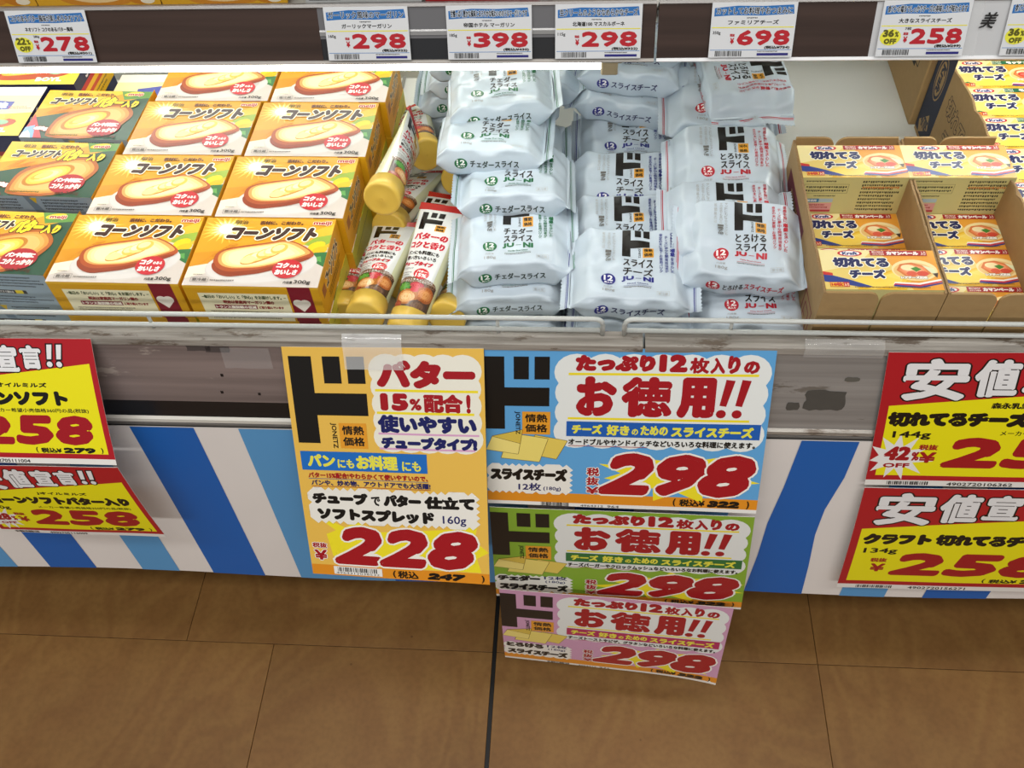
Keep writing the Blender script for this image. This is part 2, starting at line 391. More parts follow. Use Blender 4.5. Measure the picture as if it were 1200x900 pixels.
M_LAMP = emit('fluorescent_tube_glow', (0.97, 1.0, 0.96, 1), 9.0); M_LAMP2 = emit('bright_tube_glow', (0.97, 1.0, 0.96, 1), 16.0); M_LAMP3 = emit('right_tube_glow', (0.97, 1.0, 0.96, 1), 26.0)
M_TAPE = clear('clear_tape', alpha=0.25)
# ------------------------------------------------------------------ setting: floor
fl = boxo('floor', -3.2, 3.2, -3.0, 2.2, -0.05, -0.0035, mat('#4c3b28', 0.6, name='floor_bed')); fl['kind'] = 'structure'
TW = 0.4325
def tile(x0, x1, y0, y1):
    g = 0.0004
    o = boxo('tile', -(x1-x0)/2+g, (x1-x0)/2-g, -(y1-y0)/2+g, (y1-y0)/2-g, -0.0035, 0, M_FLOOR, fl, 0.0003)
    o.location = ((x0+x1)/2, (y0+y1)/2, 0)
for r in range(-4, 3):
    y0 = 0.4685+r*TW; off = (-0.1065, -0.425+0.3185)[r % 2]
    for k in range(-4, 5):
        x0 = -0.106+k*TW+(0.0 if r >= 0 else 0.0)
        if r < 0 and k <= -1: x0 -= 0.0; 
        a, b_ = x0, x0+TW
        if r < 0 and k < 0: a, b_ = a+(0.125 if k != -4 else 0), b_+(0.125 if k != -1 else 0)
        if abs(a+0.106) < 1e-6: a += 0.0025
        if abs(b_+0.106) < 1e-6: b_ -= 0.0025
        tile(a, b_, y0, y0+TW)
js = boxo('trim_1', -0.1085, -0.1035, -1.26, 1.3, -0.0034, -0.0006, mat('#0d0c0b', 0.5, name='black_joint')); js['kind'] = 'structure'
# back and side walls of the shop hall behind the case, only a plain shell
wb = boxo('wall_back', -3.2, 3.2, 1.5, 1.56, 0, 2.9, mat('#b9b7b0', 0.7, name='painted_wall')); wb['kind'] = 'structure'
ce = boxo('ceiling', -3.2, 3.2, -3.0, 2.2, 2.9, 2.95, mat('#d8d8d4', 0.8, name='ceiling_board')); ce['kind'] = 'structure'
# ------------------------------------------------------------------ the two open display cases
ZD = 0.505        # deck height
XJ = 0.058        # joint between the two cases
def case(x0, x1, label, bump_m, face_parts, yb):
    c = thing('open_display_case', label, 'display case', ((x0+x1)/2, 0.8, 0.0))
    sh = thing('display_shelf', label.split(',')[0].replace('open display case', 'upper shelf')+', its ticket rail holding the white tickets', 'shelf', ((x0+x1)/2, 0.8, 0.0))
    def P(name, poly, m, xa=x0, xb=x1, bev=0):
        bm = bmesh.new(); add_prism(bm, [(y-0.8, z) for y, z in poly], xa-(x0+x1)/2, xb-(x0+x1)/2)
        return bm_obj(name, bm, m, sh if min(z for y, z in poly) > 0.7 else c)
    P('deck', [(0.5345, ZD), (0.5345, ZD-0.02), (yb, ZD-0.02), (yb, ZD)], M_DECK)
    P('front_liner', [(0.5340, 0.590), (0.5315, 0.590), (0.5315, ZD-0.03), (0.5340, ZD-0.03)], M_INNER)
    P('top_edge_strip', [(0.5175, 0.590), (0.5190, 0.596), (0.5335, 0.599), (0.5345, 0.5965), (0.5345, 0.588), (0.5225, 0.586)], M_LIP)
    # bumper facing: leans outward toward its foot
    P('bumper_facing', [(0.5200, 0.5900), (0.523, 0.588), (0.533, 0.5), (0.507, 0.5), (0.5048, 0.5215)], bump_m)
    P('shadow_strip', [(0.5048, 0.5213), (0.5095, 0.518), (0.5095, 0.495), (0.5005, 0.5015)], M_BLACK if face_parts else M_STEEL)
    P('lower_bead', [(0.5005, 0.502), (0.4975, 0.5005), (0.497, 0.4965), (0.5, 0.495), (0.506, 0.496), (0.506, 0.502)], M_LIP if not face_parts else mat('#cfccc3', 0.3, name='cream_bead'))
    P('lower_bead', [(0.5, 0.4945), (0.4975, 0.4935), (0.4975, 0.4905), (0.5, 0.4895), (0.505, 0.4925)], mat('#6d6a66', 0.4, name='grey_bead'))
    P('front_panel', [(0.504, 0.49), (0.514, 0.49), (0.514, 0.2), (0.504, 0.2)], mat('#8f8d88', 0.6, name='grey_panel'))
    P('toe_kick', [(0.66, 0.21), (0.67, 0.21), (0.67, 0.004), (0.66, 0.004)], mat('#3a3835', 0.6, name='dark_kick'))
    P('underside', [(0.5, 0.205), (0.5, 0.195), (0.67, 0.195), (0.67, 0.205)], mat('#3a3835', 0.6, name='dark_kick'))
    P('back_panel', [(yb, ZD-0.02), (yb+0.02, ZD-0.02), (yb+0.02, 1.25), (yb, 1.25)], M_INNER)
    P('shelf_board', [(0.690, 0.800), (yb, 0.815), (yb, 0.835), (0.680, 0.812)], mat('#c9c8c2', 0.5, name='shelf_enamel'))
    return c, P
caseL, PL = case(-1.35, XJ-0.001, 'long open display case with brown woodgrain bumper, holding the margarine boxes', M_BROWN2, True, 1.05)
caseR, PR = case(XJ+0.001, 1.35, 'open display case with bare grey metal bumper, holding the carton trays', M_STEEL, False, 1.13)
boxo('deck_divider', -0.0, 0.0035, -0.24, 0.25, 0.0, 0.003, mat('#8b8a84', 0.5, name='seam'), caseL).location = (-0.236-(-1.35+XJ-0.001)/2, 0, ZD)
# ticket rail of the shelf: leans outward toward its foot
def rail_piece(P, name, xa, xb, m, lo=0.0, hi=1.0, d=0.0):
    a = (0.6610-d, 0.7865); b = (0.6743-d, 0.8253)
    y0, z0 = a[0]+(b[0]-a[0])*lo, a[1]+(b[1]-a[1])*lo; y1, z1 = a[0]+(b[0]-a[0])*hi, a[1]+(b[1]-a[1])*hi
    return P(name, [(y0, z0), (y1, z1), (y1+0.003, z1-0.001), (y0+0.003, z0-0.001)], m, xa, xb)
rail_piece(PL, 'ticket_rail_facing', -1.35, -0.2125, M_BROWN)
rail_piece(PL, 'ticket_rail_facing', -0.2125, 0.0405, mat('#77777a', 0.3, 0.2, name='clear_grey_rail'), 0.42, 1.0)
rail_piece(PL, 'ticket_rail_groove', -0.2125, 0.0405, mat('#2a2b2e', 0.35, name='dark_groove'), 0.0, 0.42, -0.0005)
PL('ticket_rail_rib', [(0.6686, 0.8095), (0.6676, 0.8085), (0.6668, 0.8055), (0.669, 0.806)], mat('#a5a5a5', 0.3, 0.3, name='grey_rib'), -0.2125, 0.0405)
rail_piece(PL, 'ticket_rail_facing', 0.0405, XJ-0.001, M_BROWN)
rail_piece(PR, 'ticket_rail_facing', XJ+0.001, 0.2245, M_BROWN)
rail_piece(PR, 'white_ticket_strip', 0.2245, 1.35, mat('#c9cbcd', 0.35, name='white_strip'))
for P_, xa, xb in ((PL, -1.35, XJ-0.001), (PR, XJ+0.001, 1.35)):
    P_('ticket_rail_edge', [(0.6605, 0.7868), (0.659, 0.7852), (0.6605, 0.7835), (0.666, 0.7845), (0.666, 0.787)], mat('#9a958f', 0.35, 0.2, name='rail_edge') if P_ is PL else mat('#e9eaec', 0.3, name='rail_edge_white'), xa, xb)
    P_('ticket_rail_edge', [(0.6743, 0.8253), (0.6733, 0.8265), (0.6755, 0.828), (0.6795, 0.827), (0.6795, 0.8245)], mat('#8c8987', 0.3, 0.3, name='rail_top'), xa, xb)
    P_('rail_bracket', [(0.6795, 0.8250), (0.6795, 0.8225), (0.70, 0.80), (0.70, 0.805)], mat('#8c8987', 0.3, 0.3, name='rail_top'), xa, xb)
# fluorescent tubes under the shelf
def lamp(x0, x1, y, z, r, label, ends=True, m=None):
    t = thing('fluorescent_tube', label, 'light', ((x0+x1)/2, y, z))
    bm = bmesh.new(); h = (x1-x0)/2
    add_tube(bm, [(-h, 0, 0), (h, 0, 0)], r, 16); bm_obj('glass_tube', bm, m or M_LAMP, t)
    for s in (-1, 1):
        if s < 0 or ends:
            boxo('end_holder', s*h+(0.0 if s > 0 else -0.014), s*h+(0.014 if s > 0 else 0.0), -r*1.2, r*1.2, -r*1.05, r*1.5, mat('#b7a988', 0.5, name='beige_holder'), t, 0.001)
            boxo('end_cap', s*h+(0.008 if s > 0 else -0.018), s*h+(0.018 if s > 0 else -0.008), -r*0.4, r*1.8, -r*0.4, r*1.9, mat('#8d7b5c', 0.5, name='dark_beige_cap'), t, 0.001)
    return t
lamp(-1.2, 0.0155, 0.690, 0.7690, 0.0095, 'glowing white fluorescent tube hanging under the shelf above the margarine boxes')
lamp(0.30, 1.2, 0.86, 0.786, 0.0078, 'hidden fluorescent tube far back under the shelf above the carton trays', m=M_LAMP3)
lamp(-1.2, -0.02, 1.015, 0.752, 0.0085, 'hidden second fluorescent tube farther back above the margarine boxes', m=M_LAMP2)
# ------------------------------------------------------------------ wire fences on the lip
def fence(x0, x1, posts, label):
    t = thing('wire_fence', label, 'rack', ((x0+x1)/2, 0.5295, 0.6))
    h = (x1-x0)/2; r = 0.0022; rr = 0.007
    bm = bmesh.new()
    pts = [(-h, 0, 0.0)]+[(-h+rr*(1-math.cos(a)), 0, 0.0195-rr+rr*math.sin(a)) for a in (0, .4, .8, 1.2, 1.57)]
    pts += [(h-rr*(1-math.cos(a)), 0, 0.0195-rr+rr*math.sin(a)) for a in (1.57, 1.2, .8, .4, 0)]+[(h, 0, 0)]
    add_tube(bm, pts, r, 10); bm_obj('top_wire', bm, M_WIRE, t, True)
    bm = bmesh.new(); add_tube(bm, [(-h+0.002, 0.0005, 0.0045), (h-0.002, 0.0005, 0.0045)], r, 10); bm_obj('middle_wire', bm, M_WIRE, t, True)
    for p in posts:
        bm = bmesh.new(); add_tube(bm, [(p-(x0+x1)/2, 0.002, -0.001), (p-(x0+x1)/2, 0.002, 0.0185)], 0.0016, 8); bm_obj('post', bm, M_WIRE, t, True)
    return t
fence(-1.1, 0.0215, (-0.386, -0.0705, -0.72), 'white coated wire fence on the lip before the margarine boxes and tubes')
fence(0.0405, 1.1, (0.132, 0.45, 0.78), 'white coated wire fence on the lip before the red pouches and trays')
# ------------------------------------------------------------------ striped cloth-look paper along the foot
def stripes():
    t = thing('striped_skirt', 'blue and white diagonally striped paper skirt hanging below the bumper', 'banner', (0, 0.4955, 0.49))
    y0, y1, z0, z1 = 0.4955, 0.478, 0.490, 0.200
    def f(x, y, l):
        v = y/305.0*1.0
        return np.stack([x/1000-1.3, (y1-y0)*v-l-0.0002+0.0025*np.sin(x/95.0)*v, -(z0-z1)*v], 1)
    bm = bmesh.new()
    nx, nz = 80, 6
    g = [[bm.verts.new(f(np.array([2600.0*i/nx]), np.array([305.0*j/nz]), np.array([-0.0004]))[0]) for j in range(nz+1)] for i in range(nx+1)]
    g2 = [[bm.verts.new(f(np.array([2600.0*i/nx]), np.array([305.0*j/nz]), np.array([-0.0012]))[0]) for j in range(nz+1)] for i in range(nx+1)]
    for q in (g, g2):
        for i in range(nx):
            for j in range(nz): bm.faces.new([q[i][j], q[i+1][j], q[i+1][j+1], q[i][j+1]])
    bm_obj('paper', bm, mat('#ece7e3', 0.45, var=0.05, bscale=9, name='white_sheet'), t)
    a = Art(2600, 305); a.part = 'stripe_print'
    DARK, LIGHT = '#1263ba', '#5a9fd6'
    # (left edge, right edge) at the top in mm from x=-1.3, lean to the bottom
    return t, a, f, DARK, LIGHT
SK = stripes()
t_, a_, f_, DK, LT = SK
for x0, x1, c in ((225, 284, DK), (340, 388, LT), (438, 500, DK), (560, 610, LT), (652, 711, DK), (770, 817, LT), (860, 925, DK), (970, 1086, LT), (1086, 1150, DK), (1200, 1250, LT),
                  (1300, 1362, DK), (1410, 1460, LT), (1609, 1660, LT), (1703, 1775, DK), (1822, 1868, LT), (1915, 1975, DK)):
    a_.rect(x0, 0, x1, 305, c)
a_.poly([(1511, 0), (1564, 0), (1563, 60), (1556, 120), (1556, 170), (1562, 240), (1566, 305), (1500, 305), (1503, 220), (1503, 150), (1508, 80)], DK)
a_.bake(f_, t_, 0.42, 40)
# ------------------------------------------------------------------ price signs
def sign(name, label, TL, TR, BR, BL, art, sag=0.003, curl=0.0, group='handwritten style price signs on the bumper'):
    TL, TR, BR, BL = [Vector(p) for p in (TL, TR, BR, BL)]
    o = (TL+TR)/2; t = thing(name, label, 'price sign', o, group=group)
    nrm = (TR-TL).cross(BL-TL).normalized(); nrm = -nrm
    if nrm.y > 0: nrm = -nrm
    A = [np.array(p-o) for p in (TL, TR, BR, BL)]; n = np.array(nrm)
    def f(x, y, l):
        u = (x/art.w)[:, None]; v = (y/art.h)[:, None]
        p = A[0]*(1-u)*(1-v)+A[1]*u*(1-v)+A[2]*u*v+A[3]*(1-u)*v
        h = sag*np.sin(np.pi*v)+curl*(u**6)*(v**3)+0.0002*np.sin(9*u+4*v)
        return p+n*(h+l[:, None])
    bm = bmesh.new(); nu, nv = 16, 16
    G = []
    for l in (0.0, -0.00035):
        xs, ys = np.meshgrid(np.linspace(0, art.w, nu+1), np.linspace(0, art.h, nv+1)); P = f(xs.ravel(), ys.ravel(), np.full(xs.size, l))
        G.append([bm.verts.new(p) for p in P])
    W = nu+1
    for k, g in enumerate(G):
        for j in range(nv):
            for i in range(nu): bm.faces.new([g[j*W+i], g[j*W+i+1], g[(j+1)*W+i+1], g[(j+1)*W+i]])
    edge = [i for i in range(W)]+[j*W+nu for j in range(1, nv+1)]+[nv*W+i for i in range(nu-1, -1, -1)]+[j*W for j in range(nv-1, 0, -1)]
    for a, b in zip(edge, edge[1:]+edge[:1]): bm.faces.new([G[0][a], G[0][b], G[1][b], G[1][a]])
    bm_obj('card', bm, mat('#e9e7e2', 0.3, name='card_stock'), t)
    art.bake(lambda x, y, l: f(x, y, l+0.00012), t, 0.3, 7)
    return t
RED, NAVY, BLACK, WHITE = '#a3151f', '#1c1f5e', '#17130f', '#e6e6e2'
def logo(a, x, y, k, kx=1.0, col='#17130f'):
    """the katakana do mark: thick upright, cross bar, two squares"""
    X = lambda v: x+v*k*kx
    a.rect(X(0), y, X(21), y+90*k, col); a.rect(X(21), y+37*k, X(69), y+60*k, col)
    a.rect(X(31), y, X(47), y+27*k, col); a.rect(X(53), y, X(69), y+27*k, col)
def jonetz(a, x0, y0, x1, y1, fx0, fx1):
    a.rect(fx0, y0, fx1, y1, '#e39b2b'); w = (fx1-fx0); h = y1-y0
    a.text('情熱', fx0+w*.1, y0+h*.1, fx1-w*.1, y0+h*.46, BLACK, 0.35*w/26)
    a.text('価格', fx0+w*.1, y0+h*.54, fx1-w*.1, y0+h*.9, BLACK, 0.35*w/26)
    if x1 > x0: a.text('JONETZ', x0, y0, x1, y1, BLACK, 0.15*w/26, rot=1)
NUM = {}
def brush_number(a, s, x0, y0, x1, y1, col, ow):
    a.text(s, x0, y0, x1, y1, col, (y1-y0)*0.085, '#f1eee6', ow, slant=0.32)
# --- yellow tall sign
a = Art(182, 257); a.part = 'coloured_ground'; a.rect(0, 0, 182, 257, '#e8bb52')
a.poly([(8, 180), (40, 196), (52, 188), (70, 200), (150, 192), (172, 184), (168, 205), (182, 218), (170, 226), (174, 243), (40, 243), (24, 232), (38, 222), (20, 205), (30, 200)], '#f0e02a')
a.rect(0, 244, 182, 257, '#e08f22'); a.cloud(78, 6, 179, 107, '#ece9da', 16)
a.part = 'emblem'; logo(a, 5, 9, 1.0); jonetz(a, 37, 77, 42.5, 104, 45, 71)
a.part = 'headline'
a.rect(82, 41, 176, 43.5, '#f0dc28'); a.rect(82, 64, 172, 66.5, '#f0dc28'); a.rect(82, 86, 176, 88, '#d9a3c8'); a.rect(82, 102, 172, 104, '#d9a3c8')
a.text('バター', 84, 12, 174, 40, RED, 2.7, rise=0); a.text('15', 86, 45, 112, 63, RED, 2.2); a.text('%', 113, 50, 124, 62, RED, 0.8); a.text('配合', 126, 45, 162, 64, RED, 1.4); a.text('!', 165, 45, 169, 64, RED, 1.2)
a.text('使いやすい', 82, 67, 174, 86, NAVY, 1.5); a.text('チューブタイプ!', 84, 89.5, 174, 103, NAVY, 1.35)
a.rect(5, 108, 126, 129, '#1e6cc0'); a.text('パン', 11, 111, 38, 125, '#e9e24a', 0.9); a.text('にも', 40, 116, 56, 126, '#e9e24a', 0.4); a.text('お料理', 58, 111, 98, 127, '#e9e24a', 0.9); a.text('にも', 102, 116, 120, 127, '#e9e24a', 0.4)
a.text('バター15%配合!やわらかくて使いやすいので、', 10, 131.5, 126, 138, RED, 0.28); a.line([(10, 138.6), (126, 138.6)], .5, '#2c5fa0')
a.text('パンや、炒め物、アウトドアでも大活躍!', 12, 140, 128, 146.5, NAVY, 0.25); a.line([(12, 147.3), (128, 147.3)], .5, RED)
a.zigzag(10, 152, 171, 188, '#ece9e0', 3.6)
a.text('チューブ', 11, 154, 66, 168, BLACK, 1.6); a.text('で', 69, 157, 78, 168, BLACK, .6); a.text('バター', 81, 154, 118, 168, BLACK, 1.6); a.text('仕立て', 121, 154, 170, 169, BLACK, 1.4)
a.text('ソフトスプレッド', 14, 172, 130, 187, BLACK, 1.6); a.text('160g', 138, 176, 161, 188, NAVY, .2)
a.part = 'price_number'
for i, ch in enumerate('228'): brush_number(a, ch, 31+i*46, 194, 78+i*46, 242, RED, 2.0)
a.text('税抜', 4, 216, 19, 222.5, RED, .35, '#f1eee6', .6); a.text('¥', 5, 225, 18, 238, RED, .8, '#f1eee6', .8)
a.text('(', 84, 246, 87, 255.5, BLACK, .3); a.text('税込', 89, 246, 110, 255.5, BLACK, .35); a.text('247', 120, 246.5, 157, 255, BLACK, 1.2, slant=.3); a.text(')', 174, 246, 177, 255.5, BLACK, .3)
a.part = 'barcode'; a.rect(23, 245, 73, 255, '#ecebe6'); a.bars(27, 246, 70, 251.5); a.text('4964312038532', 25, 252, 70, 254.5, BLACK)
sign('price_sign', 'tall yellow price sign reading 228 taped on the bumper', (-0.2667, 0.5175, 0.5905), (-0.083, 0.5175, 0.592), (-0.0838, 0.398, 0.3645), (-0.2673, 0.4067, 0.3589), a, 0.002)
# --- three landscape 298 signs
def cheese_sign(bg, band, headline, name1, name2, seed):
    a = Art(257, 182); a.part = 'coloured_ground'; a.rect(0, 0, 257, 182, bg)
    a.rect(0, 165, 257, 177.5, '#e08f22'); a.rect(0, 177.5, 257, 182, '#e9e7e2')
    a.star(182, 140, 76, 30, 11, '#f0e02a', 0.66, seed, 0.12)
    a.cloud(64, 5, 254, 108, '#e6e9e6', 19); a.rect(90, 20, 235, 95, '#e6e9e6')
    a.part = 'emblem'; logo(a, 0, 8, 0.88, 0.97); jonetz(a, 27, 67, 32, 93, 34, 60)
    a.part = 'cheese_slice_drawing'
    for p, c in (([(38, 116), (46, 94), (76, 100), (66, 122)], '#e3c95c'), ([(14, 122), (22, 92), (58, 98), (50, 126)], '#ecd873'), ([(0, 112), (6, 96), (34, 88), (30, 117)], '#f0dd80'), ([(6, 96), (34, 88), (32, 104)], '#d8bc4e')):
        a.line(p+[p[0]], 1.0, '#6b5420'); a.poly(p, c)
    a.part = 'product_name'; a.zigzag(2, 132, 79, 164, '#ece9e0', 3.2)
    if name2:
        a.text(name1, 3, 130, 48, 143, BLACK, 1.5); a.text(name2, 4, 148, 77, 163, BLACK, 1.5); a.text('12枚', 52, 129, 76, 137, NAVY, .25); a.text('(180g)', 53, 139, 74, 145, NAVY, .15)
    else:
        a.text(name1, 3, 134, 77, 150, BLACK, 1.6); a.text('12枚', 30, 153, 52, 163, NAVY, .3); a.text('(180g)', 54, 157, 71, 163, NAVY, .15)
    a.part = 'headline'
    a.rect(76, 24.5, 244, 27, '#f0dc28'); a.rect(76, 72.5, 240, 75, '#f0dc28')
    a.text('たっぷり', 82, 6, 153, 23, RED, 1.9); a.text('12', 156, 5, 181, 23, RED, 2.0); a.text('枚', 183, 8, 200, 24, RED, .9); a.text('入', 201, 8, 214, 24, RED, .9); a.text('り', 216, 6, 227, 24, RED, 1.4); a.text('の', 230, 11, 244, 24, RED, 1.1)
    for ch, x0, x1 in (('お', 83, 120), ('徳', 124, 170), ('用', 174, 208)): a.text(ch, x0, 28, x1, 71, RED, 3.0)
    for x in (213, 227): a.poly([(x+3, 30), (x+11, 31), (x+5, 58), (x-1, 57)], RED); a.ell(x+1, 66, 4.5, 4.5, RED, 12)
    a.rect(75, 77, 251, 94, band)
    a.text('チーズ', 80, 80, 108, 91, '#e9e24a', .7); a.text('好き', 112, 80, 133, 92, '#e9e24a', .7); a.text('の', 135, 84, 141, 91, '#e9e24a', .3); a.text('ための', 143, 80, 168, 91, '#e9e24a', .55); a.text('スライスチーズ', 171, 80, 245, 92, '#e9e24a', .75)
    a.text(headline, 77, 96.5, 248, 104, BLACK, .3); a.line([(77, 105), (150, 105)], .6, RED)
    a.part = 'price_number'
    for i, ch in enumerate('298'): brush_number(a, ch, 112+i*45, 112, 160+i*45, 164, RED, 2.0)
    a.vtext('税抜', 95, 131, 107, 154, RED, .5, '#f1eee6', .7); a.text('¥', 95, 155, 107, 164, RED, .6, '#f1eee6', .7)
    a.text('(', 178, 166.5, 180.5, 176.5, BLACK, .3); a.text('税込¥', 184, 167, 208, 176, BLACK, .35); a.text('322', 211, 167.5, 241, 176, BLACK, 1.2, slant=.3); a.text(')', 247, 166.5, 249.5, 176.5, BLACK, .3)
    a.part = 'barcode'; a.bars(52, 177, 80, 181.6); a.text('4964312', 90, 178.6, 112, 181, BLACK); a.text('964' if seed == 1 else '971', 116, 178.3, 127, 181.2, BLACK)
    return a
sign('price_sign', 'blue price sign reading 298, topmost of the three beside the tall yellow sign', (-0.0828, 0.5190, 0.5905), (0.1725, 0.5190, 0.5945), (0.1755, 0.4545, 0.4225), (-0.0865, 0.4605, 0.419),
     cheese_sign('#5ea3d8', '#1e5cb0', 'オードブルやサンドイッチなどいろいろな料理に使えます。', 'スライスチーズ', '', 1), 0.002)
sign('price_sign', 'green price sign reading 298 for cheddar slices, between the blue and the pink sign', (-0.085, 0.4575, 0.4165), (0.1745, 0.4515, 0.421), (0.1851, 0.4330, 0.2473), (-0.0871, 0.4418, 0.2422),
     cheese_sign('#86ad33', '#2c7038', 'チーズバーガーやクロックムッシュなどいろいろなお料理に使えます。', 'チェダー', 'スライスチーズ', 2), 0.002)
sign('price_sign', 'pink price sign reading 298 for melting slices, lowest one hanging past the skirt', (-0.0809, 0.4300, 0.2861), (0.1742, 0.4255, 0.2668), (0.1761, 0.4109, 0.0855), (-0.0833, 0.4228, 0.1043),
     cheese_sign('#cf9cbc', '#b32a5c', 'チーズトーストやピザ、グラタンなどいろいろな料理に使えます。', 'とろける', 'スライスチーズ', 5), 0.002, 0.006)
# --- red and yellow bargain signs
def bargain(w, h, big, maker, prod, gram, price2, off, code, makerx, prodx, small, numx, star):
    k = h/182.0; kx = w/257.0; a = Art(w, h); a.part = 'coloured_ground'
    a.rect(0, 0, w, h, '#b01a24'); 
    a.poly([(8*kx, 66*k), (249*kx, (38 if big else 34)*k), (249*kx, 166*k), (8*kx, 166*k)], '#efe514')
    a.rect(0, 173.5*k, w, h, '#e9e7e2')
    a.part = 'headline'
    xs = ((16, 72, 7, 59), (76, 114, 8, 54), (118, 152, 9, 48), (156, 188, 9, 42)) if big else ((14, 76, 7, 57), (80, 116, 8, 52), (122, 153, 9, 46), (157, 186, 9, 42))
    for ch, (x0, x1, y0, y1) in zip('安値宣言', xs): a.text(ch, x0*kx, y0*k, x1*kx, y1*k, '#e9e9ea', 2.4*k, '#14110f', 1.7*k)
    for x in ((196, 210) if big else (193, 206)):
        for c_, g in (('#14110f', 1.8), ('#e9e9ea', 0)):
            a.poly([((x+3)*kx-g*k, 8*k-g*k), ((x+10)*kx+g*k, 8*k-g*k), ((x+6)*kx+g*k, 28*k+g*k), (x*kx-g*k, 28*k+g*k)], c_); a.ell((x+2.5)*kx, 35*k, 4*k+g*k, 4*k+g*k, c_, 10)
    a.part = 'product_name'
    if maker: a.text(maker, makerx[0]*kx, 61*k, makerx[1]*kx, 69*k, BLACK, .5*k)
    a.text(prod, prodx[0]*kx, 73*k, prodx[1]*kx, 94*k, BLACK, 2.3*k); a.text(gram, 16*kx, 100*k, 50*kx, 112*k, BLACK, .45*k)
    if small: a.text(small, small_x[0]*kx, 98*k, small_x[1]*kx, 105*k, BLACK, .15*k)
    a.part = 'price_number'
    if off:
        a.star(24*kx, 138*k, 31*kx, 36*k, 11, '#ecebe8', .5, star, .12)
        a.text(off, 12*kx, 122*k, 36*kx, 143*k, RED, 1.6*k, slant=.1); a.text('%', 37*kx, 130*k, 44*kx, 143*k, RED, .7*k); a.text('OFF', 13*kx, 147*k, 37*kx, 154*k, RED, .5*k)
    for i, ch in enumerate('258'):
        d = (numx[1]-numx[0])/3.0; a.text(ch, (numx[0]+i*d)*kx, 108*k, (numx[0]+(i+1)*d-2.5)*kx, 153*k, '#a3151f', 4.0*k, slant=.22)
    nx = numx[0]-22
    a.text('税抜', (nx-4)*kx, 119*k, (nx+13)*kx, 127*k, RED, .4*k); a.text('¥', (nx-2)*kx, 130*k, (nx+13)*kx, 146*k, RED, .9*k)
    a.text('(', 148*kx, 156*k, 151*kx, 165*k, BLACK, .3*k); a.text('税込¥', 155*kx, 157*k, 184*kx, 165*k, BLACK, .5*k); a.text('279', 187*kx, 156.5*k, 232*kx, 165*k, BLACK, 1.3*k); a.text(')', 240*kx, 156*k, 243*kx, 165*k, BLACK, .3*k)
    a.part = 'barcode'; a.bars(20*kx, 175*k, 60*kx, 180.5*k); a.text(code, 75*kx, 175.6*k, 135*kx, 180.8*k, BLACK, .1)
    return a
small_x = (110, 220)
sign('price_sign', 'red and yellow price sign on the bumper at the right, reading 42 percent off', (0.2661, 0.5175, 0.5950), (0.5225, 0.5175, 0.5990), (0.5425, 0.484, 0.4365), (0.2809, 0.4840, 0.4327),
     bargain(257, 182, True, '森永乳業', '切れてるチーズカマンベール', '144g', '279', '42', '4902720106362', (96, 130), (9, 235), 'メーカー希望小売価格はオープンです', (68, 225), 4), 0.002, group='red and yellow bargain signs')
small_x = (150, 240)
sign('price_sign', 'lower right red and yellow price sign with 134g, under the 42 percent one', (0.2815, 0.4825, 0.4300), (0.5440, 0.4825, 0.4340), (0.5560, 0.464, 0.2500), (0.2937, 0.4640, 0.2458),
     bargain(257, 182, True, '', 'クラフト 切れてるチーズ', '134g', '279', '', '4902720156271', (0, 0), (12, 205), '', (52, 215), 4), 0.002, group='red and yellow bargain signs')
small_x = (95, 235)
sign('price_sign', 'upper left red and yellow price sign cut off by the photo edge', (-0.6225, 0.5170, 0.5960), (-0.4412, 0.5170, 0.5983), (-0.4377, 0.4501, 0.4905), (-0.619, 0.4515, 0.4880),
     bargain(182, 128, False, 'Jオイルミルズ', 'コーンソフト', '300g', '279', '28', '4902705111004', (110, 185), (60, 210), 'メーカー希望小売価格360円の品(税抜)', (72, 238), 7), 0.002, group='red and yellow bargain signs')
sign('price_sign', 'lower left red and yellow price sign slanting out from the striped skirt', (-0.6190, 0.4490, 0.4850), (-0.4377, 0.4490, 0.4880), (-0.4325, 0.4425, 0.3608), (-0.6135, 0.4440, 0.3590),
     bargain(182, 128, False, 'Jオイルミルズ', 'コーンソフトバター入り', '280g', '279', '28', '4902705116009', (110, 185), (30, 240), 'メーカー希望小売価格350円の品(税抜)', (72, 238), 7), 0.002, group='red and yellow bargain signs')
